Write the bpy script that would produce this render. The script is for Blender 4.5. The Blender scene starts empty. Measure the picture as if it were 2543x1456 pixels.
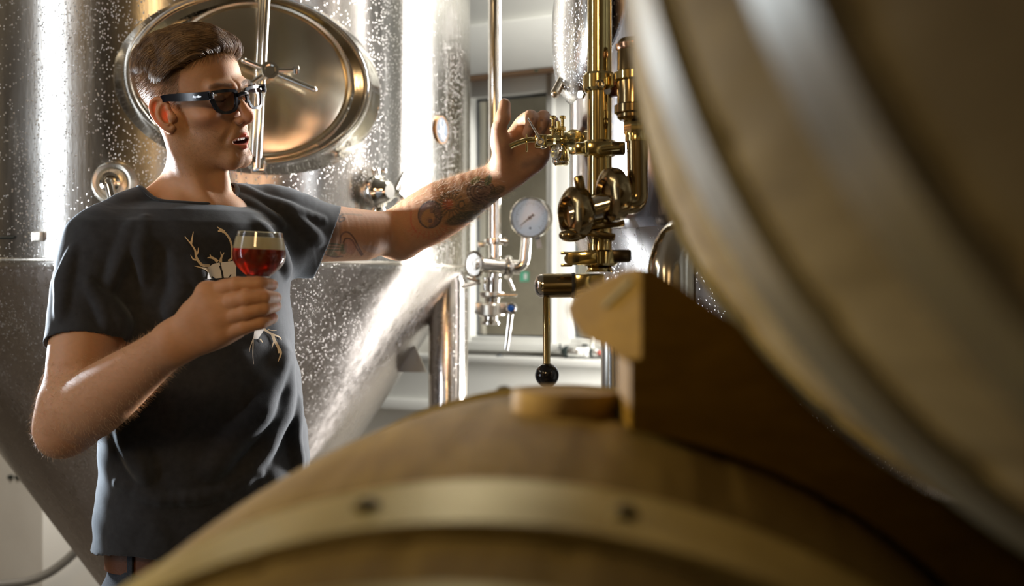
import bpy, bmesh, math, random
import numpy as np
from mathutils import Vector, Matrix, Quaternion
from mathutils.bvhtree import BVHTree
import openvdb
C = bpy.context.scene.collection
QUICK = False
FPX = 2543*40/36.0
CZ = 1.39
rng = random.Random(7)
def P(x, y, D):
    return np.array([(x-1271.5)/FPX*D, D, CZ-(y-728.0)/FPX*D])
def V(p): return Vector((float(p[0]), float(p[1]), float(p[2])))
def A(*p): return np.array(p, float)
def nrm(v):
    v = np.asarray(v, float); return v/np.linalg.norm(v)

# ---------------------------------------------------------------- tagging
def tag(o, label=None, cat=None, group=None, kind=None):
    if label: o['label'] = label
    if cat: o['category'] = cat
    if group: o['group'] = group
    if kind: o['kind'] = kind
    return o
def empty(name, loc, label=None, cat=None, group=None):
    o = bpy.data.objects.new(name, None); C.objects.link(o)
    o.location = V(loc); o.empty_display_size = .05
    return tag(o, label, cat, group)
def put(name, me, mat=None, parent=None, smooth=True, angle=None):
    if isinstance(me, bmesh.types.BMesh):
        m = bpy.data.meshes.new(name); me.normal_update(); me.to_mesh(m); me.free(); me = m
    o = bpy.data.objects.new(name, me); C.objects.link(o)
    if mat is not None:
        for mm in (mat if isinstance(mat, (list, tuple)) else [mat]): me.materials.append(mm)
    if smooth:
        me.polygons.foreach_set('use_smooth', [True]*len(me.polygons))
        try: me.set_sharp_from_angle(angle=math.radians(angle or 38))
        except Exception: pass
    if parent is not None:
        o.parent = parent
        bpy.context.view_layer.update() if False else None
        o.matrix_parent_inverse = Matrix.Translation(parent.location).inverted() if parent.parent is None else Matrix.Identity(4)
    return o
# note: every mesh is built in world coordinates; parents are pure translations (or meshes at the origin)

# ---------------------------------------------------------------- mesh helpers
def frame_of(d, up=(0, 0, 1)):
    d = nrm(d); up = np.asarray(up, float)
    if abs(np.dot(d, up)) > .98: up = A(0, 1, 0) if abs(d[1]) < .9 else A(1, 0, 0)
    x = nrm(np.cross(up, d)); y = np.cross(d, x)
    return x, y, d
def lathe(prof, o, d, n=32, up=(0, 0, 1), bm=None, closed=False, caps=True, sx=1, sy=1):
    """prof: list of (radius, height along d)"""
    bm = bm or bmesh.new()
    o = np.asarray(o, float); x, y, d = frame_of(d, up)
    rings = []
    for r, h in prof:
        if r <= 1e-7: rings.append([bm.verts.new(V(o+d*h))])
        else:
            rings.append([bm.verts.new(V(o+d*h+x*(r*sx*math.cos(2*math.pi*i/n))+y*(r*sy*math.sin(2*math.pi*i/n)))) for i in range(n)])
    def bridge(a, b):
        if len(a) == 1 and len(b) == 1: return
        for i in range(n):
            j = (i+1) % n
            if len(a) == 1: bm.faces.new((a[0], b[j], b[i]))
            elif len(b) == 1: bm.faces.new((a[i], a[j], b[0]))
            else: bm.faces.new((a[i], a[j], b[j], b[i]))
    for k in range(len(rings)-1): bridge(rings[k], rings[k+1])
    if closed: bridge(rings[-1], rings[0])
    elif caps:
        if len(rings[0]) > 1: bm.faces.new(list(reversed(rings[0])))
        if len(rings[-1]) > 1: bm.faces.new(rings[-1])
    return bm
def smooth_path(pts, n=8):
    pts = [np.asarray(p, float) for p in pts]
    if len(pts) < 3: return pts
    out = []
    ext = [2*pts[0]-pts[1]]+pts+[2*pts[-1]-pts[-2]]
    for i in range(1, len(ext)-2):
        p0, p1, p2, p3 = ext[i-1:i+3]
        for k in range(n):
            t = k/n
            out.append(.5*((2*p1)+(-p0+p2)*t+(2*p0-5*p1+4*p2-p3)*t*t+(-p0+3*p1-3*p2+p3)*t**3))
    out.append(pts[-1]); return out
def tube(pts, r, n=16, bm=None, caps=True, up=(0, 0, 1), flat=1.0):
    """r scalar or list; parallel-transported"""
    bm = bm or bmesh.new()
    pts = [np.asarray(p, float) for p in pts]
    rs = list(r) if hasattr(r, '__len__') else [r]*len(pts)
    x, y, d = frame_of(pts[1]-pts[0], up)
    rings = []
    for i, p in enumerate(pts):
        t = pts[min(i+1, len(pts)-1)]-pts[max(i-1, 0)]
        t = nrm(t); x = x-t*np.dot(x, t); x = nrm(x); y = np.cross(t, x)
        rings.append([bm.verts.new(V(p+x*(rs[i]*math.cos(2*math.pi*k/n))+y*(rs[i]*flat*math.sin(2*math.pi*k/n)))) for k in range(n)])
    for a, b in zip(rings, rings[1:]):
        for i in range(n):
            j = (i+1) % n; bm.faces.new((a[i], a[j], b[j], b[i]))
    if caps:
        bm.faces.new(list(reversed(rings[0]))); bm.faces.new(rings[-1])
    return bm
def bent(pts, rad, seg=8):
    """polyline with rounded corners of radius rad"""
    pts = [np.asarray(p, float) for p in pts]; out = [pts[0]]
    for i in range(1, len(pts)-1):
        a, b, c = pts[i-1], pts[i], pts[i+1]
        u, w = nrm(a-b), nrm(c-b); ang = math.acos(max(-1, min(1, np.dot(u, w))))
        t = min(rad/math.tan(ang/2), .49*np.linalg.norm(a-b), .49*np.linalg.norm(c-b))
        p1, p2 = b+u*t, b+w*t
        for k in range(seg+1):
            s = k/seg; out.append((1-s)**2*p1+2*s*(1-s)*b*1+s*s*p2)
    out.append(pts[-1]); return out
def box(c, sx, sy, sz, bm=None, ax=None, bev=0.0, seg=2):
    """box centred at c with full sizes; ax = (x,y,z) unit axes"""
    bm = bm or bmesh.new()
    ax = ax or (A(1, 0, 0), A(0, 1, 0), A(0, 0, 1)); c = np.asarray(c, float)
    vs = [bm.verts.new(V(c+ax[0]*sx*i/2+ax[1]*sy*j/2+ax[2]*sz*k/2)) for i in (-1, 1) for j in (-1, 1) for k in (-1, 1)]
    fs = [bm.faces.new([vs[i] for i in f]) for f in ((0, 1, 3, 2), (4, 6, 7, 5), (0, 4, 5, 1), (2, 3, 7, 6), (0, 2, 6, 4), (1, 5, 7, 3))]
    if bev > 0:
        es = list({e for f in fs for e in f.edges})
        bmesh.ops.bevel(bm, geom=es, offset=bev, segments=seg, profile=.5, affect='EDGES')
    return bm
def prism(poly, o, ux, uy, un, th, bm=None, bev=0.0):
    """extrude 2D polygon (in ux,uy at origin o) by th along un"""
    bm = bm or bmesh.new()
    o = np.asarray(o, float)
    a = [bm.verts.new(V(o+ux*p[0]+uy*p[1])) for p in poly]; b = [bm.verts.new(V(o+ux*p[0]+uy*p[1]+un*th)) for p in poly]
    n = len(poly); fs = [bm.faces.new(list(reversed(a))), bm.faces.new(b)]
    for i in range(n):
        j = (i+1) % n; fs.append(bm.faces.new((a[i], a[j], b[j], b[i])))
    if bev > 0:
        es = list({e for f in fs[:2] for e in f.edges})
        bmesh.ops.bevel(bm, geom=es, offset=bev, segments=2, profile=.5, affect='EDGES')
    bmesh.ops.recalc_face_normals(bm, faces=bm.faces)
    return bm
def sphere(c, r, bm=None, n=24, s=(1, 1, 1), R=None):
    bm = bm or bmesh.new()
    ret = bmesh.ops.create_uvsphere(bm, u_segments=n, v_segments=n//2, radius=r)
    M = Matrix.Translation(V(c)) @ (Matrix(R.tolist()).to_4x4() if R is not None else Matrix.Identity(4)) @ Matrix.Diagonal((s[0], s[1], s[2], 1))
    bmesh.ops.transform(bm, matrix=M, verts=ret['verts'])
    return bm
def hexnut(o, d, r, h, bm=None): return lathe([(r*.92, 0), (r, h*.12), (r, h*.88), (r*.92, h)], o, d, n=6, bm=bm)

# ---------------------------------------------------------------- SDF sculpting
class Frame:
    def __init__(s, o=(0, 0, 0), ax=None, sym=False, sc=1.0):
        s.o = np.asarray(o, float); s.R = np.array(ax if ax is not None else np.eye(3), float)  # rows = local axes in world
        s.sym = sym; s.sc = sc
    def w(s, p): return s.o+np.asarray(p, float) @ s.R*s.sc
    def l(s, p): return (np.asarray(p, float)-s.o) @ s.R.T/s.sc
def smin(a, b, k):
    if k <= 0: return np.minimum(a, b)
    h = np.maximum(k-np.abs(a-b), 0)/k
    return np.minimum(a, b)-h*h*k*.25
class Sculpt:
    def __init__(s): s.ops = []; s.fr = Frame()
    def _op(s, fn, c, rad, k, mode):
        """c: local centre(s), rad: bounding radius"""
        f = s.fr; cs = [f.w(c)]
        if f.sym and abs(c[0]) > 1e-6: cs.append(f.w([-c[0], c[1], c[2]]))
        lo = np.min(cs, 0)-rad-k; hi = np.max(cs, 0)+rad+k
        s.ops.append((fn, f, lo, hi, k, mode))
    def ell(s, c, r, k=.01, mode='add', R=None):
        c = np.asarray(c, float); r = np.asarray(r, float) if hasattr(r, '__len__') else np.array([r]*3, float)
        def fn(X, Y, Z):
            x, y, z = X-c[0], Y-c[1], Z-c[2]
            if R is not None:
                x, y, z = (R[0][0]*x+R[0][1]*y+R[0][2]*z, R[1][0]*x+R[1][1]*y+R[1][2]*z, R[2][0]*x+R[2][1]*y+R[2][2]*z)
            x = x/r[0]; y = y/r[1]; z = z/r[2]
            k0 = np.sqrt(x*x+y*y+z*z)+1e-9
            k1 = np.sqrt((x/r[0])**2+(y/r[1])**2+(z/r[2])**2)+1e-9
            return k0*(k0-1)/k1
        s._op(fn, c, float(r.max()), k, mode)
    def rc(s, a, b, ra, rb=None, k=.01, mode='add', flat=None):
        a = np.asarray(a, float); b = np.asarray(b, float); rb = ra if rb is None else rb
        ab = b-a; L2 = float(ab @ ab)+1e-12
        if flat is not None: w = nrm(flat[0]); ff = 1/flat[1]-1; abw = float(ab @ w)
        def fn(X, Y, Z):
            x, y, z = X-a[0], Y-a[1], Z-a[2]
            t = np.clip((x*ab[0]+y*ab[1]+z*ab[2])/L2, 0, 1)
            x, y, z = x-ab[0]*t, y-ab[1]*t, z-ab[2]*t
            if flat is not None:
                q = (x*w[0]+y*w[1]+z*w[2])*ff
                x, y, z = x+w[0]*q, y+w[1]*q, z+w[2]*q
            return np.sqrt(x*x+y*y+z*z)-(ra+(rb-ra)*t)
        s._op(fn, (a+b)/2, float(np.linalg.norm(ab))/2+max(ra, rb), k, mode)
    def chain(s, pts, rs, k=.006, mode='add', flat=None, sub=3):
        """one tapered limb through the joints: spline-resampled, merged without beads"""
        pts = [np.asarray(p, float) for p in pts]
        if len(pts) > 2 and sub > 1:
            n = len(pts); t = np.arange(n); tt = np.linspace(0, n-1, (n-1)*sub+1)
            pp = smooth_path(pts, sub); rr = [float(np.interp(x, t, rs)) for x in tt]
            # smooth the radii
            r2 = rr[:]
            for _ in range(2): r2 = [r2[0]]+[(r2[i-1]+2*r2[i]+r2[i+1])/4 for i in range(1, len(r2)-1)]+[r2[-1]]
            pts, rs = pp, r2
        if flat is not None: w = nrm(flat[0]); ff = 1/flat[1]-1
        def fn(X, Y, Z):
            best = None
            for a, b, ra, rb in zip(pts, pts[1:], rs, rs[1:]):
                ab = b-a; L2 = float(ab @ ab)+1e-12
                x, y, z = X-a[0], Y-a[1], Z-a[2]
                t = np.clip((x*ab[0]+y*ab[1]+z*ab[2])/L2, 0, 1)
                x, y, z = x-ab[0]*t, y-ab[1]*t, z-ab[2]*t
                if flat is not None:
                    q = (x*w[0]+y*w[1]+z*w[2])*ff
                    x, y, z = x+w[0]*q, y+w[1]*q, z+w[2]*q
                d = np.sqrt(x*x+y*y+z*z)-(ra+(rb-ra)*t)
                best = d if best is None else np.minimum(best, d)
            return best
        c = (np.min(pts, 0)+np.max(pts, 0))/2
        s._op(fn, c, max(float(np.linalg.norm(p-c))+r for p, r in zip(pts, rs)), k, mode)
    def loft(s, secs, k=.02, mode='add', p=2.0, ax=(A(1, 0, 0), A(0, 1, 0))):
        """secs: (z, cx, cy, a, b) in the frame; a along ax[0], b along ax[1]"""
        S = np.array(sorted(secs)); zs = S[:, 0]; u, v = ax
        def fn(X, Y, Z):
            z = np.clip(Z, zs[0], zs[-1])
            cx, cy, a, b = (np.interp(z, zs, S[:, i]) for i in (1, 2, 3, 4))
            x, y = X-cx, Y-cy
            q, w = (x*u[0]+y*u[1])/a, (x*v[0]+y*v[1])/b
            kk = (np.abs(q)**p+np.abs(w)**p)**(1/p)
            d = (kk-1)*np.minimum(a, b)
            e = np.maximum(zs[0]-Z, Z-zs[-1])
            return np.where(e > 0, np.where(d > 0, np.sqrt(d*d+e*e), np.maximum(e, d)), np.maximum(d, e))
        c = A(S[:, 1].mean(), S[:, 2].mean(), (zs[0]+zs[-1])/2)
        rad = math.hypot((zs[-1]-zs[0])/2, S[:, 3:5].max()+np.ptp(S[:, 1])/2+np.ptp(S[:, 2])/2)
        s._op(fn, c, rad, k, mode)
    def half(s, c, n, k=.002, rad=.3):
        """cut away everything on the +n side of the plane through c, within rad"""
        c = np.asarray(c, float); n = nrm(n)
        def fn(X, Y, Z):
            pl = -((X-c[0])*n[0]+(Y-c[1])*n[1]+(Z-c[2])*n[2])
            ds = np.sqrt((X-c[0])**2+(Y-c[1])**2+(Z-c[2])**2)-rad
            return np.maximum(pl, ds)
        s._op(fn, c, rad, k, 'sub')
    def custom(s, fn, c, rad, k=0, mode='mod'): s._op(fn, np.asarray(c, float), rad, k, mode)
    def mesh(s, h, name='m', tile=32):
        lo = np.min([o[2] for o in s.ops if o[5] == 'add'], 0)-2*h; hi = np.max([o[3] for o in s.ops if o[5] == 'add'], 0)+2*h
        n = np.ceil((hi-lo)/h/tile).astype(int)
        g = openvdb.FloatGrid(.05)
        wrote = 0
        def evalp(ax, ay, az):
            l2 = A(ax[0], ay[0], az[0]); h2 = A(ax[-1], ay[-1], az[-1])
            d = None
            X0, Y0, Z0 = np.meshgrid(ax, ay, az, indexing='ij')
            cache = {}
            for fn, f, a, b, k, mode in s.ops:
                if (a > h2).any() or (b < l2).any(): continue
                if d is None:
                    if mode != 'add': continue
                    d = np.full(X0.shape, .05, np.float64)
                key = id(f)
                if key not in cache:
                    R, o = f.R, f.o
                    x, y, z = X0-o[0], Y0-o[1], Z0-o[2]
                    q = [(x*R[i][0]+y*R[i][1]+z*R[i][2])/f.sc for i in range(3)]
                    if f.sym: q[0] = np.abs(q[0])
                    cache[key] = q
                q = cache[key]
                if mode == 'add': d = smin(d, np.minimum(fn(*q)*f.sc, .05), k)
                elif mode == 'sub': d = -smin(-d, fn(*q)*f.sc, k)
                else: d = fn(d, *q)
            return d
        for i in range(n[0]):
            for j in range(n[1]):
                for kk in range(n[2]):
                    b0 = np.array([i, j, kk])*tile
                    l2 = lo+b0*h; h2 = lo+(b0+tile)*h
                    if not any((o[2] <= h2).all() and (o[3] >= l2).all() for o in s.ops if o[5] == 'add'): continue
                    ax, ay, az = (lo[m]+(b0[m]+np.linspace(0, tile-1, 5))*h for m in range(3))
                    d = evalp(ax, ay, az)
                    if d is None: continue
                    step = tile*h/4*1.1
                    if d.min() > step*1.3: continue
                    if d.max() < -step*1.6:
                        g.fill(tuple(int(v) for v in b0), tuple(int(v+tile-1) for v in b0), -.02); continue
                    ax, ay, az = (lo[m]+(b0[m]+np.arange(tile))*h for m in range(3))
                    d = evalp(ax, ay, az)
                    if d is None or d.min() > 3*h: continue
                    if d.max() < -4*h:
                        g.fill(tuple(int(v) for v in b0), tuple(int(v+tile-1) for v in b0), -.02); continue
                    g.copyFromArray(d.astype(np.float32), ijk=tuple(int(v) for v in b0)); wrote += 1
        pts, quads = g.convertToQuads(isovalue=0.0)
        pts = np.asarray(pts, float)*h+lo
        me = bpy.data.meshes.new(name)
        nq = len(quads)
        me.vertices.add(len(pts)); me.vertices.foreach_set('co', pts.ravel())
        me.loops.add(nq*4); me.loops.foreach_set('vertex_index', np.asarray(quads, np.int32).ravel())
        me.polygons.add(nq); me.polygons.foreach_set('loop_start', np.arange(0, nq*4, 4, dtype=np.int32))
        me.update(calc_edges=True); me.validate()
        me.polygons.foreach_set('use_smooth', np.ones(len(me.polygons), bool))
        return me
def keep_largest(me, n=1):
    """drop stray islands left by cuts"""
    nv = len(me.vertices); par = np.arange(nv)
    e = np.empty(len(me.edges)*2, np.int64); me.edges.foreach_get('vertices', e); e = e.reshape(-1, 2)
    while True:
        m = np.minimum(par[e[:, 0]], par[e[:, 1]]); p2 = par.copy()
        np.minimum.at(p2, e[:, 0], m); np.minimum.at(p2, e[:, 1], m); p2 = p2[p2]; p2 = p2[p2]
        if (p2 == par).all(): break
        par = p2
    ids, cnt = np.unique(par, return_counts=True)
    keep = set(ids[np.argsort(-cnt)[:n]].tolist())
    bad = ~np.isin(par, list(keep))
    if bad.any():
        bm = bmesh.new(); bm.from_mesh(me); bm.verts.ensure_lookup_table()
        bmesh.ops.delete(bm, geom=[bm.verts[int(i)] for i in np.nonzero(bad)[0]], context='VERTS')
        bm.to_mesh(me); bm.free()
    return me
def coords(me):
    a = np.empty(len(me.vertices)*3); me.vertices.foreach_get('co', a); return a.reshape(-1, 3)
def normals(me):
    a = np.empty(len(me.vertices)*3); me.vertices.foreach_get('normal', a); return a.reshape(-1, 3)
def set_coords(me, a): me.vertices.foreach_set('co', np.ascontiguousarray(a).ravel()); me.update()
def set_col(me, name, col):
    at = me.color_attributes.new(name, 'FLOAT_COLOR', 'POINT')
    c = np.ones((len(me.vertices), 4)); c[:, :3] = col; at.data.foreach_set('color', c.ravel())
def laplace(me, it=1, f=.5):
    co = coords(me); e = np.empty(len(me.edges)*2, np.int64); me.edges.foreach_get('vertices', e); e = e.reshape(-1, 2)
    deg = np.bincount(e.ravel(), minlength=len(co))[:, None]+1e-9
    for _ in range(it):
        s = np.zeros_like(co)
        for ax in range(3):
            s[:, ax] = np.bincount(e[:, 0], co[e[:, 1], ax], len(co))+np.bincount(e[:, 1], co[e[:, 0], ax], len(co))
        co = co+(s/deg-co)*f
    set_coords(me, co)
def hair_obj(name, strands, mat, parent=None, r0=.00035, r1=.00005):
    """strands: list of (n,3) arrays -> native curves object"""
    cu = bpy.data.hair_curves.new(name)
    cu.add_curves([len(s) for s in strands])
    pts = np.concatenate(strands).astype(np.float32)
    cu.points.foreach_set('position', pts.ravel())
    r0s = r0 if hasattr(r0, '__len__') else [r0]*len(strands)
    rad = np.concatenate([np.linspace(q, r1*q/r0s[0], len(s)) for s, q in zip(strands, r0s)]).astype(np.float32)
    cu.points.foreach_set('radius', rad)
    cu.materials.append(mat)
    o = bpy.data.objects.new(name, cu); C.objects.link(o)
    if parent is not None:
        o.parent = parent; o.matrix_parent_inverse = Matrix.Translation(parent.location).inverted()
    return o

# ---------------------------------------------------------------- materials
def mat(name, col=(.8, .8, .8), rough=.5, metal=0.0, **kw):
    m = bpy.data.materials.new(name); m.use_nodes = True
    b = m.node_tree.nodes['Principled BSDF']
    b.inputs['Base Color'].default_value = (*col, 1)
    b.inputs['Roughness'].default_value = rough; b.inputs['Metallic'].default_value = metal
    for k, v in kw.items(): b.inputs[k.replace('_', ' ')].default_value = v
    return m
def N(m, t, **kw):
    n = m.node_tree.nodes.new(t)
    for k, v in kw.items():
        if k in n.inputs: n.inputs[k].default_value = v
        else: setattr(n, k, v)
    return n
def L(m, a, b): m.node_tree.links.new(a, b)
def bsdf(m): return m.node_tree.nodes['Principled BSDF']
def texco(m, scale=(1, 1, 1), kind='Object', rot=(0, 0, 0)):
    t = N(m, 'ShaderNodeTexCoord'); mp = N(m, 'ShaderNodeMapping')
    mp.inputs['Scale'].default_value = scale; mp.inputs['Rotation'].default_value = rot
    L(m, t.outputs[kind], mp.inputs['Vector']); return mp.outputs['Vector']
def noise(m, vec, scale, detail=4, rough=.5, dist=0):
    n = N(m, 'ShaderNodeTexNoise'); n.inputs['Scale'].default_value = scale
    n.inputs['Detail'].default_value = detail; n.inputs['Roughness'].default_value = rough; n.inputs['Distortion'].default_value = dist
    L(m, vec, n.inputs['Vector']); return n.outputs['Fac']
def ramp(m, fac, stops):
    r = N(m, 'ShaderNodeValToRGB'); e = r.color_ramp.elements
    while len(e) < len(stops): e.new(.5)
    for i, (p, c) in enumerate(stops):
        e[i].position = p; e[i].color = (c, c, c, 1) if not hasattr(c, '__len__') else (*c, 1)
    L(m, fac, r.inputs['Fac']); return r.outputs['Color']
def mapr(m, fac, a, b, c, d):
    r = N(m, 'ShaderNodeMapRange'); L(m, fac, r.inputs[0])
    for i, v in enumerate((a, b, c, d)): r.inputs[i+1].default_value = v
    return r.outputs[0]
def mixc(m, fac, a, b, mode='MIX'):
    x = N(m, 'ShaderNodeMix', data_type='RGBA', blend_type=mode)
    for i, v in ((0, fac), (6, a), (7, b)):
        if isinstance(v, (int, float)): x.inputs[i].default_value = v if i == 0 else (v, v, v, 1)
        elif isinstance(v, tuple): x.inputs[i].default_value = (*v, 1)
        else: L(m, v, x.inputs[i])
    return x.outputs[2]
def math_(m, op, a, b=0.0):
    x = N(m, 'ShaderNodeMath', operation=op)
    for i, v in enumerate((a, b)):
        if isinstance(v, (int, float)): x.inputs[i].default_value = v
        else: L(m, v, x.inputs[i])
    return x.outputs[0]
def bump(m, h, strength=.3, dist=.001):
    b = N(m, 'ShaderNodeBump'); b.inputs['Strength'].default_value = strength; b.inputs['Distance'].default_value = dist
    L(m, h, b.inputs['Height']); L(m, b.outputs['Normal'], bsdf(m).inputs['Normal']); return b
# ---------------------------------------------------------------- camera
cam = bpy.data.cameras.new('camera'); cam.lens = 40; cam.sensor_width = 36; cam.clip_start = .02
cam_o = bpy.data.objects.new('camera', cam); C.objects.link(cam_o)
cam_o.location = (0, 0, CZ); cam_o.rotation_euler = (math.pi/2, 0, 0)
bpy.context.scene.camera = cam_o
cam.dof.use_dof = True; cam.dof.focus_distance = 1.85; cam.dof.aperture_fstop = 3.6
vs = bpy.context.scene.view_settings
vs.view_transform = 'Standard'; vs.look = 'None'; vs.gamma = 1; vs.use_curve_mapping = False; vs.exposure = .12
# ================================================================ THE BREWER
def unproj(px, py, D): return P(px, py, D)
person = empty('person', (P(480, 1000, 1.9)[0], 1.9, 0), 'man in a black printed t-shirt, reaching for a valve with a beer glass in hand', 'person')

# ---- frames
def basis(yaw, roll=0, pitch=0):
    """yaw: 0 faces the camera (-Y), positive turns towards +X; rows: his left, forward, up"""
    y = math.radians(yaw); Fw = A(math.sin(y), -math.cos(y), 0); U = A(0, 0, 1); Lf = np.cross(Fw, U)*-1
    # his left: for facing -Y with up Z, left is +X
    if roll:
        r = math.radians(roll); U, Lf = U*math.cos(r)-Lf*math.sin(r), Lf*math.cos(r)+U*math.sin(r)
    if pitch:
        p = math.radians(pitch); U, Fw = U*math.cos(p)+Fw*math.sin(p), Fw*math.cos(p)-U*math.sin(p)
    return np.array([Lf, Fw, U])
HEAD = Frame(P(486, 259, 1.86), basis(60, 14, 3), sym=True, sc=.95)
TB = basis(37)
body = Sculpt()

# ---- torso (mostly under the shirt)
tc = P(485, 700, 1.87)
TF = Frame((tc[0], tc[1], 0), TB)
def tl(p): return TF.l(p)
body.fr = TF
body.loft([(.86, 0.0, -.005, .118, .084), (.98, 0, 0, .124, .084), (1.08, 0, 0, .135, .093), (1.25, 0, .005, .145, .10), (1.38, 0, .005, .150, .10), (1.46, 0, 0, .125, .08), (1.52, 0, -.005, .08, .06)], k=.02)
body.fr = Frame()
# shoulders
SR = P(246, 606, 1.77); SL = P(700, 562, 1.96)
NB = P(478, 492, 1.885)           # base of the neck
body.rc(NB+A(-.02, 0, -.035), SR+A(.015, 0, .0), .036, .040, k=.03)
body.rc(NB+A(.02, .0, -.035), SL+A(-.02, 0, .0), .036, .044, k=.03)
body.rc(P(455, 548, 1.84), P(545, 548, 1.86), .045, .045, k=.04)
# neck
body.rc(P(493, 520, 1.875), P(488, 385, 1.86), .050, .0465, k=.02)
body.rc(P(455, 455, 1.885), P(385, 505, 1.86), .026, .026, k=.035)   # trapezius, near side
body.rc(P(530, 465, 1.92), P(590, 510, 1.94), .022, .024, k=.03)

# ---- head
body.fr = HEAD
b = body
b.ell((0, -.014, .046), (.073, .094, .076), .02)
b.ell((0, .032, .040), (.060, .052, .060), .02)
b.ell((0, .045, -.005), (.054, .045, .052), .02)
b.ell((0, .054, -.045), (.040, .040, .045), .02)
b.rc((.055, -.002, -.025), (.049, .010, -.066), .016, .013, .02)
b.rc((.049, .010, -.066), (.017, .076, -.096), .013, .013, .02)
b.ell((0, .033, -.058), (.046, .045, .036), .02)
b.ell((0, .080, -.092), (.018, .015, .014), .022)
b.ell((.045, .060, -.016), (.018, .024, .012), .02)
b.rc((.007, .092, .026), (.036, .080, .029), .0095, .009, .012)
b.ell((.031, .100, .009), (.017, .014, .011), .012, 'sub')
b.ell((.031, .0775, .009), .0135, .003)
b.chain([A(.020, .0895, .0085), A(.031, .0922, .0045), A(.0425, .085, .0065)], [.0012]*3, .002)   # lashes line / lid edge
b.rc((0, .090, .018), (0, .112, -.019), .0070, .0085, .012)
b.ell((0, .1165, -.025), (.0092, .0095, .0090), .008)
b.ell((.0118, .1030, -.0295), (.0058, .0088, .0066), .007)
b.rc((0, .098, -.037), (0, .113, -.032), .0042, .0042, .004)
b.ell((.0068, .107, -.037), (.0034, .0060, .0050), .002, 'sub')
b.ell((0, .084, -.055), (.026, .014, .018), .012)
b.rc((.0, .1010, -.0550), (.0245, .0845, -.0585), .0042, .0018, .004)
b.rc((.0, .0985, -.0745), (.0235, .0840, -.0620), .0056, .0022, .004)
b.ell((0, .096, -.0640), (.0205, .0145, .0058), .002, 'sub')
b.rc((.019, .095, -.036), (.029, .083, -.060), .002, .002, .010, 'sub')
b.rc((-.001, .1025, -.083), (.012, .098, -.083), .0025, .0025, .009, 'sub')
b.rc((0, .105, -.043), (0, .1045, -.050), .0012, .0015, .004, 'sub')
# ears
def EV(u, v, n=0.0):
    a = math.radians(33); U2 = A(math.sin(a), -math.cos(a), 0); Nn = A(math.cos(a), math.sin(a), 0)
    Vv = A(0, -.16, 1)/math.hypot(.16, 1)
    return A(.0695, .013, -.010)+(U2*u+Vv*v)*.84+Nn*n
a_ = math.radians(33); vv_ = A(0, -.16, 1)/math.hypot(.16, 1); uu_ = A(math.sin(a_), -math.cos(a_), 0); uu_ = nrm(uu_-vv_*(uu_ @ vv_)); nn_ = np.cross(uu_, vv_); nn_ = nn_ if nn_[0] > 0 else -nn_
RE = np.array([uu_, vv_, nn_])
b.ell(EV(.017, .003), (.0155, .026, .0024), .004, R=RE)
rim = [(.006, .006, .003), (.004, .018, .002), (.010, .029, .002), (.021, .033, .002), (.032, .028, .002), (.0385, .015, .002), (.037, -.002, .002), (.030, -.016, .002), (.021, -.026, .001), (.012, -.031, 0), (.005, -.026, 0)]
b.chain([EV(*q) for q in rim], [.0026, .003, .0032, .0034, .0034, .0032, .003, .0028, .0036, .0045, .004], .004)
b.chain([EV(.012, .024, .002), EV(.021, .015, .003), EV(.026, .002, .004), EV(.021, -.011, .004), EV(.012, -.018, .004)], [.002, .0026, .003, .0028, .003], .004)
b.ell(EV(.011, -.003, .0045), (.008, .012, .0045), .003, 'sub', R=RE)
b.ell(EV(.0005, -.004, .004), (.005, .006, .004), .008, R=RE)
# sternomastoid, throat
b.fr = Frame()
lf = HEAD.w
b.rc(lf(A(-.058, -.014, -.035)), P(517, 512, 1.822), .010, .008, k=.02)
b.rc(lf(A(.0, .030, -.088)), P(530, 505, 1.855), .012, .020, k=.02)
b.ell(P(548, 452, 1.852), (.009, .009, .012), k=.02)

# ---- right arm (near, holds the glass)
ER = P(180, 1040, 1.70); WR = P(432, 852, 1.50)
def muscle(s, a, b_, prof, k=.02, flat=None):
    pts = [a+(b_-a)*t for t, _ in prof]; s.chain(pts, [r for _, r in prof], k, flat=flat)
muscle(b, SR, ER, [(0, .045), (.25, .046), (.55, .048), (.8, .045), (1, .043)])
b.rc(P(200, 900, 1.71), P(215, 800, 1.73), .036, .038, .03)
muscle(b, ER, WR, [(0, .045), (.18, .0505), (.35, .0480), (.6, .0385), (.82, .0310), (1, .0285)], flat=(A(.1, 1, .1), .86))
b.ell(P(142, 1085, 1.70), (.020, .024, .024), .03)
b.rc(P(165, 1000, 1.69), P(150, 1070, 1.70), .034, .030, .03)
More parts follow.
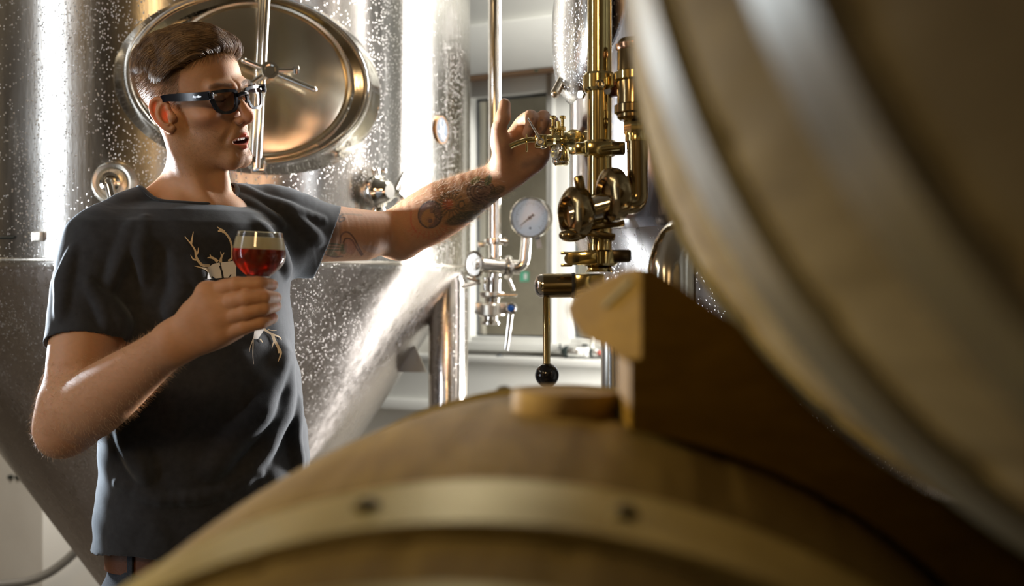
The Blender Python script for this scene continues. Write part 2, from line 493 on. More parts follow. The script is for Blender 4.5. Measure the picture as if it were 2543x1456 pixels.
# ---- right hand: back of the hand to the camera, fingers wrapped round the glass
def hand_chain(pts, rs, k=.007): b.chain(pts, rs, k)
HR = 1.50
b.chain([WR, P(500, 810, 1.487), P(548, 780, 1.480)], [.0275, .0335, .0330], .014, flat=(A(.15, 1, .1), .62))
b.chain([P(475, 845, 1.50), P(540, 830, 1.492), P(585, 815, 1.49)], [.018, .0185, .0145], .014)
b.chain([P(490, 780, 1.49), P(520, 735, 1.483)], [.020, .0165], .014)
fingers_r = [
    ([P(515, 728, 1.482), P(588, 708, 1.468), P(640, 706, 1.470), P(668, 707, 1.487), P(676, 708, 1.492)], [.0122, .0102, .0094, .0084, .0076]),
    ([P(530, 762, 1.478), P(612, 741, 1.460), P(655, 738, 1.465), P(680, 739, 1.486), P(685, 740, 1.490)], [.0120, .0103, .0095, .0082, .0076]),
    ([P(540, 794, 1.478), P(612, 776, 1.462), P(655, 766, 1.466), P(680, 761, 1.486), P(685, 760, 1.490)], [.0116, .0099, .0090, .0080, .0074]),
    ([P(550, 828, 1.482), P(606, 812, 1.468), P(646, 801, 1.470), P(670, 793, 1.484), P(677, 790, 1.488)], [.0115, .0092, .0086, .0078, .0072]),
]
for pts, rs in fingers_r:
    b.chain([pts[0]*.45+pts[1]*.55]+pts[1:], [rs[0]*.45+rs[1]*.55]+rs[1:], .0012)
    dv_ = nrm(pts[-1]-pts[-2]); nq_ = pts[-1]*.75+pts[-2]*.25; b.ell(nq_+A(0, -rs[-1]*.96, .0008), (.0058, .0011, .0044), .0004)
    for jj in (1, 2): b.rc(pts[jj]+A(.001, -rs[jj]*1.05, rs[jj]*.8), pts[jj]+A(-.001, -rs[jj]*1.05, -rs[jj]*.8), .0004, .0004, .0022, 'sub')
    b.rc(pts[0], pts[0]*.35+pts[1]*.65, rs[0], rs[1]*1.0, .006)
    b.ell(pts[1], rs[1]*1.05, .003); b.ell(pts[2], rs[2]*1.03, .003)
    b.ell(pts[0]+A(0, -.003, .001), rs[0]*.95, .012)
# thumb behind the glass
b.chain([P(480, 800, 1.52), P(540, 760, 1.553), P(600, 725, 1.568), P(640, 712, 1.563)], [.018, .015, .0125, .0105], .012)

# ---- left arm (reaches to the valve)
EL = P(985, 583, 2.13); WL = P(1252, 436, 2.07)
muscle(b, SL, EL, [(0, .056), (.3, .045), (.6, .042), (.85, .040), (1, .0395)], flat=(A(0, 1, 0), .92))
b.rc(P(760, 600, 2.0), P(900, 600, 2.07), .034, .030, .03)
b.ell(P(1005, 612, 2.14), (.022, .022, .018), .03)
muscle(b, EL, WL, [(0, .042), (.2, .0505), (.38, .0525), (.6, .0455), (.82, .0345), (1, .0290)], flat=(A(0, 1, 0), .85))
b.rc(P(1020, 545, 2.12), P(1090, 500, 2.10), .022, .022, .03)
# left hand, palm towards the camera
LH = 2.06
b.chain([WL, P(1275, 400, 2.065), P(1298, 352, 2.07)], [.0275, .036, .033], .016, flat=(A(0, 1, 0), .60))
b.chain([P(1285, 425, 2.065), P(1328, 395, 2.065), P(1350, 360, 2.07)], [.022, .0245, .0165], .016, flat=(A(0, 1, 0), .75))
b.rc(P(1250, 410, 2.055), P(1245, 352, 2.035), .0195, .0180, .018)     # thenar
b.chain([P(1245, 356, 2.035), P(1239, 322, 2.025), P(1249, 291, 2.02), P(1253, 263, 2.025), P(1253, 258, 2.026)], [.0175, .0135, .0122, .0108, .0100], .008)
b.ell(P(1250, 290, 2.02), .0125, .006)
fingers_l = [
    ([P(1276, 335, 2.075), P(1296, 303, 2.060), P(1318, 291, 2.035), P(1318, 310, 2.018), P(1309, 331, 2.026)], [.0125, .0118, .0122, .0100, .0085]),
    ([P(1306, 330, 2.085), P(1332, 302, 2.070), P(1350, 291, 2.045), P(1347, 309, 2.026), P(1339, 328, 2.032)], [.0125, .0118, .0118, .0100, .0085]),
    ([P(1330, 340, 2.085), P(1354, 318, 2.075), P(1372, 304, 2.055), P(1366, 318, 2.037), P(1356, 333, 2.040)], [.0120, .0112, .0110, .0095, .0082]),
    ([P(1345, 362, 2.085), P(1368, 345, 2.080), P(1384, 331, 2.060), P(1377, 339, 2.045), P(1368, 347, 2.045)], [.0110, .0100, .0098, .0085, .0075]),
]
for pts, rs in fingers_l:
    b.chain(pts, rs, .005); b.ell(pts[2], rs[2]*1.05, .004)
b.rc(P(1262, 348, 2.05), P(1285, 330, 2.055), .010, .011, .010)   # web

body_me = keep_largest(body.mesh(.0025 if QUICK else .0014, 'body'))
print('BODY', len(body_me.vertices))
laplace(body_me, 1, .4)

# ---- skin colours: own pigment only (lips, stubble, tattoos, nails, scalp)
co = coords(body_me); hl = HEAD.l(co)
def dseg(p, a, c):
    a = np.asarray(a, float); c = np.asarray(c, float); ab = c-a
    t = np.clip(((p-a) @ ab)/(ab @ ab), 0, 1)[:, None]
    return np.linalg.norm(p-a-ab*t, axis=1)
def sst(x, a, c):
    t = np.clip((x-a)/(c-a), 0, 1); return t*t*(3-2*t)
col = np.tile(A(.49, .265, .145), (len(co), 1))
def blend(m, c, s=1.0):
    global col
    m = np.clip(m*s, 0, 1)[:, None]; col = col*(1-m)+np.asarray(c, float)*m
ax = np.abs(hl[:, 0]); hy, hz = hl[:, 1], hl[:, 2]
inhead = np.linalg.norm(hl, axis=1) < .16
# ruddy cheeks and nose
blend(inhead*np.exp(-((ax-.042)**2+(hy-.07)**2+(hz+.02)**2)/.02**2), (.62, .27, .19), .4)
blend(inhead*np.exp(-(ax**2+(hy-.115)**2+(hz+.025)**2)/.016**2), (.62, .25, .18), .5)
# stubble
st = inhead*(hz < -.02)*sst(-hz, .02, .05)*(hy > -.01)*sst(hy, -.01, .015)*(1-sst(-hz, .10, .12))
st = st*(1-np.exp(-((ax-.03)**2+(hy-.085)**2+(hz+.035)**2)/.014**2))
blend(st, (.26, .15, .08), .45)
# lips
lipu = np.minimum(dseg(np.c_[ax, hy, hz], (0, .1010, -.0555), (.0245, .0845, -.0590)), dseg(np.c_[ax, hy, hz], (0, .0985, -.0745), (.0235, .0840, -.0620)))
lth = .0048-.125*ax
blend(inhead*(1-sst(lipu, lth, lth+.0016))*(hy > .0845)*(ax < .0240), (.55, .12, .10), .85)
mouth = inhead*(ax < .0200)*(np.abs(hz+.0640) < .0054)*(hy < .0950-.28*ax)*(hy > .065)
blend(mouth, (.12, .02, .02), 1)
# scalp under the hair
def hairmask(ax_, hy_, hz_):
    line = np.interp(hy_, [-.11, -.06, -.02, .0, .022, .040, .062, .075, .1], [-.045, -.045, -.02, .005, -.012, .060, .075, .082, .13])
    return sst(hz_-line, -.004, .006)
hm = inhead*hairmask(ax, hy, hz)*(np.abs(ax-.078) > .0)
ear_m = (ax > .0715)*(hz < .036)*(hz > -.045)*(hy > -.045)*(hy < .02)
hm = hm*(1-ear_m)
blend(hm*sst(hz, .02, .08), (.12, .065, .03), .9)
blend(hm*(1-sst(hz, .02, .08)), (.36, .21, .12), .6)
# eyebrows
eb = np.minimum(dseg(np.c_[ax, hy, hz], (.014, .100, .029), (.030, .094, .033)), dseg(np.c_[ax, hy, hz], (.030, .094, .033), (.044, .082, .029)))
blend(inhead*(1-sst(eb, .002, .0055))*(hy > .07), (.20, .10, .05), .75)
# lids, lashes
ls = dseg(np.c_[ax, hy, hz], (.020, .0895, .0085), (.031, .0922, .0045)); ls = np.minimum(ls, dseg(np.c_[ax, hy, hz], (.031, .0922, .0045), (.0425, .085, .0065)))
blend(inhead*(1-sst(ls, .001, .0025)), (.05, .03, .02), .9)
# ---- tattoos: ink that sits on the camera-facing side of the left arm, drawn in its own plane
ux = nrm(EL-SL); ok_arm = (co[:, 0] > P(770, 0, 2.0)[0])*(np.linalg.norm(co-WL, axis=1) > .0)
def sc(p):  # flat chart of the arm: (along x, height) metres, as read off the photo
    D = np.interp(p[:, 0], [SL[0], EL[0], WL[0]], [1.93, 2.09, 2.03]); s_ = FPX/D
    return np.c_[1271.5+p[:, 0]*s_, 728-(p[:, 2]-CZ)*s_]
q = sc(co); onarm = ok_arm*(co[:, 0] < P(1300, 0, 2.05)[0])*(co[:, 1] < np.interp(co[:, 0], [SL[0], EL[0], WL[0]], [SL[1], EL[1], WL[1]])+.012)*(co[:, 2] > P(0, 670, 2.1)[2])
def pl(pts, w, c=(.05, .055, .06), s=.75, closed=False, sm=True):
    pp = np.array(pts, float)
    if sm and len(pp) > 2: pp = np.array([[z[0], z[1]] for z in smooth_path([A(x_, y_, 0) for x_, y_ in pp], 4)])
    d = np.full(len(q), 1e3)
    idx = np.nonzero(onarm*(q[:, 0] > pp[:, 0].min()-9)*(q[:, 0] < pp[:, 0].max()+9))[0]
    if len(idx) == 0: return
    qq = q[idx]; dd = np.full(len(idx), 1e3)
    for a, c2 in zip(pp, pp[1:]):
        ab = c2-a; t = np.clip(((qq-a) @ ab)/(ab @ ab+1e-9), 0, 1)[:, None]; dd = np.minimum(dd, np.linalg.norm(qq-a-ab*t, axis=1))
    d[idx] = dd
    blend(onarm*(1-sst(d, w*.5, w*.5+1.6)), c, s)
def blob(cx, cy, rx, ry, c, s=.6, rot=0, soft=.25, ring=None):
    a = math.radians(rot); dx, dy = q[:, 0]-cx, q[:, 1]-cy
    u = (dx*math.cos(a)+dy*math.sin(a))/rx; v = (-dx*math.sin(a)+dy*math.cos(a))/ry; r_ = np.hypot(u, v)
    m = 1-sst(r_, 1-soft, 1+soft*.3)
    if ring: m = m*sst(r_, 1-ring-soft*.5, 1-ring)
    blend(onarm*m, c, s)
INK = (.065, .07, .075); GRN = (.10, .13, .06); PUR = (.17, .12, .13)
pl([(853, 535), (822, 556), (811, 580), (826, 566), (845, 540)], 2); pl([(811, 580), (815, 555), (832, 532)], 2); pl([(836, 534), (820, 570)], 1.6)
pl([(850, 533), (868, 533), (900, 535)], 3, (.2, .13, .07), .6); pl([(848, 540), (846, 552), (856, 550), (860, 543), (850, 542)], 2)
for dy in (0, 7, 14): pl([(782, 596+dy), (810, 606+dy), (840, 608+dy), (858, 612+dy*.6)], 2.2, GRN, .75)
blob(857, 618, 9, 16, GRN, .6, 20); blob(826, 631, 14, 7, GRN, .6, 10); blob(790, 598, 10, 6, GRN, .7, 25)
pl([(850, 605), (852, 588), (864, 578), (878, 586), (890, 606), (901, 632)], 2.6, (.10, .05, .05), .75)
pl([(857, 604), (864, 594), (878, 598), (888, 616), (898, 634)], 2.6, (.10, .05, .05), .75); blob(872, 614, 17, 20, (.42, .17, .13), .45)
pl([(778, 614), (800, 628), (825, 638), (850, 637)], 2.2, (.12, .07, .06), .7)
blob(925, 620, 24, 10, (.30, .24, .24), .35, 15)
# skull disc
blob(1140, 500, 95, 44, (.20, .15, .11), .45, -30, .35)
blob(1069, 533, 31, 36, PUR, .85, 20, .08); blob(1069, 533, 31, 36, INK, .9, 20, .1, ring=.10)
blob(1064, 541, 17, 22, (.46, .27, .14), .8, 25); pl([(1074, 520), (1056, 528), (1050, 548), (1062, 562)], 4, (.40, .24, .12), .8)
blob(1074, 524, 7, 8, PUR, .8); blob(1068, 548, 8, 8, PUR, .9); blob(1089, 520, 8, 9, PUR, .8); blob(1069, 549, 8, 8, (.45, .25, .14), .9, 0, .2, ring=.25)
pl([(1082, 512), (1078, 530), (1090, 545)], 2, INK, .6)
# red half circle and rays under it
pl([(1022, 528), (1022, 556), (1034, 577)], 2.4, (.50, .13, .08), .7)
for k in range(9):
    a = math.radians(35+k*13); pl([(1062+math.cos(a)*42, 540+math.sin(a)*36), (1060+math.cos(a)*62, 542+math.sin(a)*52)], 2, (.48, .16, .09), .55)
pl([(1040, 578), (1060, 590), (1085, 592), (1104, 574), (1110, 550)], 2, (.50, .17, .10), .45)
# sunflower
blob(1128, 512, 33, 40, (.36, .21, .10), .6, 30, .15); blob(1112, 508, 14, 16, (.45, .12, .07), .8, 30); 
for k in range(18):
    a = math.radians(k*20); pl([(1120+math.cos(a)*13, 508+math.sin(a)*15), (1120+math.cos(a)*34, 508+math.sin(a)*32)], 2.2, INK, .6)
blob(1146, 508, 9, 12, INK, .7, 20); blob(1146, 508, 6, 8, (.45, .25, .12), .8, 20)
for yy in (490, 497, 528, 536): pl([(1092, yy+8), (1112, yy-12), (1140, yy-18)], 2, INK, .5)
blob(1150, 540, 52, 14, (.07, .075, .06), .85, -18); blob(1170, 520, 45, 22, (.10, .10, .07), .6, -32, .3)
blob(1200, 500, 34, 26, (.09, .09, .08), .55, -32, .3)
# rose
blob(1192, 476, 36, 30, (.17, .12, .115), .72, -25, .2)
for r_ in (9, 17, 26, 33):
    pl([(1194+math.cos(math.radians(t_))*r_*1.05, 474+math.sin(math.radians(t_))*r_*.9) for t_ in range(r_*3, r_*3+300, 30)], 2, (.055, .04, .045), .7)
pl([(1160, 470), (1178, 462), (1196, 466)], 2, INK, .6); pl([(1205, 492), (1219, 480), (1222, 462)], 2, INK, .6)
blob(1212, 447, 9, 15, (.10, .15, .07), .8, 25, .15); pl([(1216, 434), (1210, 458)], 1.6, INK, .7)
blob(1180, 447, 15, 9, (.16, .20, .06), .6, -35, .2); blob(1236, 470, 22, 11, (.10, .09, .06), .7, -25, .3)
blob(1225, 488, 20, 12, (.10, .09, .07), .6, -30, .3)
# finger ink on the left hand
q2 = sc(co); finm = (co[:, 0] > P(1300, 0, 2.05)[0])*(np.abs(q[:, 1]-318) < 22)
for cx, cy in ((1316, 318), (1342, 322), (1345, 301), (1322, 300)):
    blend(finm*(1-sst(np.hypot(q[:, 0]-cx, q[:, 1]-cy), 2.5, 5)), (.08, .05, .05), .55)
# nails
for pts, rs in fingers_r:
    c_ = pts[-1]+A(.001, -.006, .001); d = np.linalg.norm((co-c_)*A(1, 1.0, 1.25), axis=1)
    blend(1-sst(d, .0052, .0066), (.80, .46, .38), .8)
# mottling
mm = np.sin(co[:, 0]*310+np.sin(co[:, 2]*270)*2)*np.sin(co[:, 2]*350+np.cos(co[:, 1]*290)*2)
col = col*(1+.035*mm[:, None]*A(1, .7, .6))
set_col(body_me, 'pigment', col)

skin = mat('skin', rough=.58, Subsurface_Weight=.35, Subsurface_Scale=.012, Subsurface_Radius=(1.0, .28, .12), Specular_IOR_Level=.42)
vc = N(skin, 'ShaderNodeVertexColor', layer_name='pigment'); L(skin, vc.outputs['Color'], bsdf(skin).inputs['Base Color'])
tv = texco(skin); nb = noise(skin, tv, 900, 3); nb2 = noise(skin, tv, 260, 3)
bump(skin, math_(skin, 'ADD', nb, math_(skin, 'MULTIPLY', nb2, 1.5)), .22, .0006)
body_o = put('body', body_me, skin, person, smooth=False)

# ---- nails as small raised plates are part of the body surface; teeth
teeth_m = mat('teeth', (.82, .78, .70), .25)
bm = bmesh.new()
for i in range(-4, 5):
    x_ = i*.0052; y_ = .0915-.0032*(abs(i)/2.2)**2; w_ = .0050
    box(lf(A(x_, y_, -.0606)), w_, .003, .0050, bm, ax=(nrm(HEAD.R[0]), HEAD.R[1], HEAD.R[2]), bev=.0009, seg=1)
put('teeth', bm, teeth_m, person)

# ================================================================ hair
hair_m = mat('dark_blond_hair', (.115, .062, .026), .38, Specular_IOR_Level=.6)
hv = texco(hair_m); hn = noise(hair_m, hv, 60, 2)
L(hair_m, ramp(hair_m, hn, [(.3, (.10, .052, .02)), (.7, (.30, .18, .078))]), bsdf(hair_m).inputs['Base Color'])
down_m = mat('fine_blond_hair', (.62, .42, .24), .4)
down_m.node_tree.nodes['Principled BSDF'].inputs['Transmission Weight'].default_value = 0
nr = np.random.default_rng(3)
nrmls = normals(body_me); bvh = BVHTree.FromPolygons([V(c) for c in co], [tuple(p.vertices) for p in body_me.polygons]) if False else None
hi = np.nonzero((hm > .35) & (np.abs(hl[:, 0]) < .085))[0]
hR = HEAD.R
strands = []
def scalp(n, sel, fn):
    ids = nr.choice(sel, n)
    for i in ids:
        p = hl[i]+nr.normal(0, .0006, 3); nn = hR @ nrmls[i]
        s = fn(p, nn)
        if s is not None: strands.append(HEAD.w(s))
# 3D distance guard: keep strands outside the cranium ellipsoid
def lift(pt, off, hug=0.0):
    c = A(0, -.010, .046); r = A(.073, .093, .077)+off
    v = (pt-c)/r; k = np.linalg.norm(v)
    if k < 1: return c+(v/k)*r
    return pt*(1-hug)+(c+(v/k)*r)*hug
top = hi[(hl[hi, 2] > .080) | ((hl[hi, 2] > .062) & (hl[hi, 1] > .01))]
side = hi
def f_top(p, nn):
    front = sst(np.array([p[1]]), .0, .08)[0]; latl = p[0]/.06
    L0 = .034+.016*nr.random()+.022*front
    n = 9; pts = [p]; d = nn*.75+A(-.55, -.60, .25); d = nrm(d)
    clump = math.sin(p[0]*170+math.sin(p[1]*90)*1.5)
    tgt = A(-.62-.1*clump, -.78, -.06 if p[0] > -.03 else -.55)
    hgt = .004+.014*front+.008*max(0, latl)+.003*clump+.003*nr.random()
    for k in range(1, n):
        t = k/(n-1); d = nrm(d*(1-.30)+nrm(tgt+A(0, 0, -.5*t))*.30)
        q_ = pts[-1]+d*L0/(n-1)
        q_ = lift(q_, hgt*math.sin(min(1, t*1.5+.25)*math.pi*.5)*(1-.45*max(0, t-.5)*2)+.002, .15+.6*t*t)
        pts.append(q_)
    return np.array(pts)
def f_side(p, nn):
    h = sst(np.array([p[2]]), -.01, .085)[0]
    L0 = (.003+.015*h**1.8)*(.7+.6*nr.random()); n = 5
    pts = [p]; d = nrm(nn*.9+A(0, -.5, -.8)*(.6+.4*h)); tgt = A(0, -.55, -.8)
    for k in range(1, n):
        d = nrm(d*.8+tgt*.2); q_ = pts[-1]+d*L0/(n-1); pts.append(lift(q_, .001+.006*h*(k/n)))
    return np.array(pts)
scalp(3000 if QUICK else 12000, top, f_top); nt_ = len(strands)
scalp(4000 if QUICK else 16000, side, f_side); ns_ = len(strands)-nt_
# stray hairs
def f_stray(p, nn):
    d = nrm(nn+nr.normal(0, .5, 3)); n = 5; L0 = .012+.015*nr.random(); pts = [lift(p, .012)]
    for k in range(1, n): d = nrm(d+nr.normal(0, .15, 3)+A(-.1, -.15, 0)); pts.append(pts[-1]+d*L0/(n-1))
    return np.array(pts)
scalp(120, top, f_stray)
hair_obj('hair', strands, hair_m, person, [.00032]*nt_+[.00017]*ns_+[.0001]*(len(strands)-nt_-ns_), .00009)
# eyebrows
strands = []
ebi = np.nonzero(inhead & (eb < .0040) & (hy > .083))[0]
if len(ebi):
    for i in nr.choice(ebi, 500):
        p = hl[i]; sx_ = np.sign(p[0]) or 1; nn = hR @ nrmls[i]
        d = nrm(nn*.25+A(sx_*.8, -.2, .35)); strands.append(HEAD.w(np.array([p, p+d*.003, p+nrm(d+A(sx_*.3, 0, -.3))*.006])))
    hair_obj('eyebrow', strands, hair_m, person, .00012, .00004)
# stubble and arm hair (fine, catches the back light)
strands = []
sti = np.nonzero(st > .25)[0]
for i in nr.choice(sti, 800 if QUICK else 9000):
    nn = nrmls[i]; d = nrm(nn*.7+A(0, 0, -.5)+nr.normal(0, .25, 3)); l_ = .0012+.0014*nr.random()
    strands.append(np.array([co[i], co[i]+d*l_*.5, co[i]+nrm(d+A(0, 0, -.3))*l_]))
hair_obj('stubble', strands, hair_m, person, .00006, .00002)
strands = []
def along(p, a, c): 
    ab = c-a; return ((p-a) @ ab)/(ab @ ab)
for a, c, cnt, lo_, hi_ in ((ER, WR, 3600, -.15, .95), (EL, WL, 3200, 0.1, 1.0), (SR, ER, 900, .72, 1.1)):
    t = along(co, a, c); ab = nrm(c-a); rad = np.linalg.norm(co-a-np.outer(t, c-a), axis=1)
    sel = np.nonzero((t > lo_) & (t < hi_) & (rad < .075))[0]
    if len(sel) == 0: continue
    for i in nr.choice(sel, cnt//3 if QUICK else cnt):
        nn = nrmls[i]; d = nrm(nn*.55+ab*.75+nr.normal(0, .22, 3)+A(0, 0, -.15)); l_ = .005+.008*nr.random()
        p0 = co[i]; p1 = p0+d*l_*.45; d2 = nrm(d+A(0, 0, -.25)+ab*.2)
        strands.append(np.array([p0, p1, p1+d2*l_*.55]))
hair_obj('arm_hair', strands, down_m, person, .00009, .00003)
# ================================================================ T-SHIRT
sh = Sculpt()
TS = .0028
# frame for torso
sh.fr = TF
# sections: z, centre lateral, centre forward, half lateral, half depth
def zz(py, D=1.87): return CZ-(py-728)/FPX*D
secs = []
for py, xl, xr in ((1345, 262, 748), (1320, 266, 750), (1200, 274, 756), (1080, 280, 742), (960, 268, 728), (860, 262, 716), (780, 255, 708), (690, 238, 704), (600, 232, 706), (560, 262, 690), (530, 315, 650), (508, 385, 590)):
    a_, b_ = P(xl, py, 1.87), P(xr, py, 1.87)
    c_ = (a_+b_)/2; hw = (b_[0]-a_[0])/2; l_ = TF.l(A(c_[0], tc[1], 0))
    # projected half width = sqrt((a cos)^2+(b sin)^2) with b=.7a
    s_ = hw/math.sqrt(.8**2+(.7*.6)**2)
    # keep the centre on the torso line: shift only along world x
    secs.append((zz(py), l_[0], l_[1], s_, s_*.70))
sh.loft(secs, k=.02, p=2.15)
sh.fr = Frame()
sh.chain([P(412, 498, 1.855), P(362, 512, 1.835), P(288, 548, 1.80), SR], [.030, .0375, .034, .050], k=.03, sub=4)
sh.chain([P(566, 498, 1.915), P(606, 510, 1.925), P(660, 532, 1.945), SL], [.026, .034, .044, .056], k=.03, sub=4)
sh.ell(P(485, 590, 1.85), (.09, .075, .05), k=.05)
# sleeves: right (near)
RC = P(205, 858, 1.725)   # cuff centre
rs_dir = nrm(RC-P(222, 730, 1.75))
sh.chain([SR+A(.002, 0, 0), P(223, 728, 1.75), RC+rs_dir*.02], [.050, .0575, .0555], k=.03)
# left sleeve: cuff hangs open under the arm
LC = P(800, 592, 2.01)
ls_dir = nrm(P(830, 600, 2.03)-P(660, 560, 1.95))
sh.chain([SL+A(-.02, 0, -.004), P(745, 575, 1.985), LC+ls_dir*.03], [.064, .062, .062], k=.035)
sh.rc(P(720, 620, 1.97), P(800, 628, 2.01), .045, .040, k=.03)
# folds: raised ridges of cloth
def fold(pts, r, k=.02):
    pp = smooth_path(pts, 4); n = len(pp)
    rs = [r*(.35+.65*math.sin(math.pi*(i+.5)/n)) for i in range(n)]
    for i in range(n-1): sh.rc(pp[i], pp[i+1], rs[i], rs[i+1], k=k)
def onshirt(px, py, inset=.0): return px, py
FOLDS = [  # pixel polyline of the fold crest on the front of the shirt, size
    ([(702, 880), (668, 960), (628, 1040), (570, 1110), (520, 1172)], .012),
    ([(716, 900), (700, 1000), (668, 1090), (600, 1190)], .010),
    ([(735, 1000), (728, 1090), (740, 1170)], .008),
    ([(430, 640), (450, 700), (440, 750), (425, 790)], .009),
    ([(470, 650), (490, 700), (500, 730)], .009),
    ([(560, 480), (640, 520), (700, 560)], .006), ([(590, 470), (660, 500), (730, 530)], .006),
    ([(330, 560), (300, 640), (270, 720)], .007), ([(360, 540), (350, 620), (355, 700)], .006),
    ([(180, 620), (160, 700), (150, 790)], .007), ([(250, 740), (285, 790), (300, 830)], .009), ([(215, 700), (250, 760), (262, 820)], .006),
    ([(240, 860), (200, 842), (150, 850)], .004),
    ([(300, 1070), (340, 1140), (362, 1190)], .008), ([(290, 1200), (400, 1240), (520, 1230), (640, 1180)], .006),
    ([(640, 560), (690, 620), (710, 680)], .008), ([(700, 520), (750, 560), (790, 600)], .006), ([(670, 500), (730, 525), (800, 545)], .005),
]
# first pass without folds to find the depth of the surface
m0 = sh.mesh(.006, 'tmp')
c0 = coords(m0); pf = np.empty(len(m0.polygons)*4, np.int32)
bv0 = BVHTree.FromPolygons([V(c) for c in c0], [tuple(p.vertices) for p in m0.polygons])
bpy.data.meshes.remove(m0)
def cast(bv, px, py):
    o = Vector((0, 0, CZ)); d = V(nrm(P(px, py, 1.0)-A(0, 0, CZ)))
    h = bv.ray_cast(o, d); return None if h[0] is None else (np.array(h[0]), np.array(h[1]))
for pts, r in FOLDS:
    w = []
    for px, py in pts:
        h = cast(bv0, px, py)
        if h: w.append(h[0]+A(0, 1, 0)*r*.45)
    if len(w) > 1: fold(w, r, k=r*2.2)
# fine cloth waves
def waves(d, x, y, z):
    s_ = np.sin(z*38+x*22+np.sin(x*30+y*20)*1.2)*np.sin(x*30-z*20+y*26)
    s2 = np.sin(z*95+np.sin(x*60)*1.5+y*40)*np.sin(x*70+z*31)
    return d-.0022*s_-.0007*s2
sh.custom(waves, P(480, 850, 1.86), .6)
# turn into a shell of cloth
def shell(d, x, y, z): return np.where(d < -.03, .02, np.abs(d+TS/2)-TS/2)
# hem waviness, openings
def shell2(d, x, y, z):
    hs_ = abs(float(x[1, 0, 0]-x[0, 0, 0])); g_ = np.gradient(d, hs_)
    d = d/np.clip(np.sqrt(g_[0]**2+g_[1]**2+g_[2]**2), .55, 4)
    o = np.abs(d+TS/2)-TS/2
    # hem
    zh = zz(1338)+.004*np.sin(x*40)-.012*np.clip((x-P(400, 0, 1.85)[0])/.15, -1, 1)*0
    o = np.maximum(o, zh-z)
    # cuffs
    for c_, n_, rr in ((RC, nrm(rs_dir+A(.10, -.12, 0)), .11), (LC+A(.012, 0, 0), nrm(A(.90, .22, -.36)), .14)):
        pl_ = (x-c_[0])*n_[0]+(y-c_[1])*n_[1]+(z-c_[2])*n_[2]
        ds = np.sqrt((x-c_[0])**2+(y-c_[1])**2+(z-c_[2])**2)-rr
        o = np.maximum(o, np.minimum(pl_, -ds))
    return o
sh.custom(shell2, P(480, 850, 1.86), .7)
# neck opening
NC = P(466, 478, 1.868); nax = nrm(A(.26, -.36, 1.0))
def neck(d, x, y, z):
    dx, dy, dz = x-NC[0], y-NC[1], z-NC[2]
    h = dx*nax[0]+dy*nax[1]+dz*nax[2]
    rx, ry, rz = dx-h*nax[0], dy-h*nax[1], dz-h*nax[2]
    r = np.sqrt(rx*rx+ry*ry+rz*rz)-(.0745+.10*np.clip(h, 0, .2))
    r = np.where(h < -.10, .05, r)
    return np.maximum(d, -r)
sh.custom(neck, NC, .25)
shirt_me = keep_largest(sh.mesh(.003 if QUICK else .0019, 't_shirt'))
laplace(shirt_me, 2, .5)
print('SHIRT', len(shirt_me.vertices))
shirt_m = mat('black_cotton', (.016, .017, .020), .85, Sheen_Weight=.35, Sheen_Roughness=.45)
bsdf(shirt_m).inputs['Sheen Tint'].default_value = (.7, .8, .9, 1)
tv = texco(shirt_m); w1 = noise(shirt_m, tv, 1400, 2); w2 = noise(shirt_m, tv, 90, 4)
L(shirt_m, ramp(shirt_m, w2, [(.3, (.009, .010, .013)), (.75, (.020, .022, .027))]), bsdf(shirt_m).inputs['Base Color'])
bump(shirt_m, math_(shirt_m, 'ADD', w1, math_(shirt_m, 'MULTIPLY', w2, 1.0)), .35, .0012)
shirt_o = put('t_shirt', shirt_me, shirt_m, person, smooth=False)
bvs = BVHTree.FromPolygons([V(c) for c in coords(shirt_me)], [tuple(p.vertices) for p in shirt_me.polygons])
# collar rib, cuff and hem stitching: follow the opening
def ring_on(center, ax_, rad, n=90, h=0):
    x_, y_, d_ = frame_of(ax_); out = []
    for i in range(n+1):
        a = 2*math.pi*i/n; dr = x_*math.cos(a)+y_*math.sin(a)
        # drop down the axis from above onto the cloth
        o = V(center+dr*rad+d_*.09); hh = bvs.ray_cast(o, V(-d_), .2)
        if hh[0] is not None: out.append(np.array(hh[0]))
    return out
rg = ring_on(NC, nax, .0785)
if len(rg) > 30:
    rg = [np.mean([rg[(i+j) % len(rg)] for j in (-3, -2, -1, 0, 1, 2, 3)], 0)+nax*.0005 for i in range(len(rg))]
    bmc = tube(rg+[rg[0]], .0042, 10, flat=.55)
    put('collar', bmc, shirt_m, shirt_o)

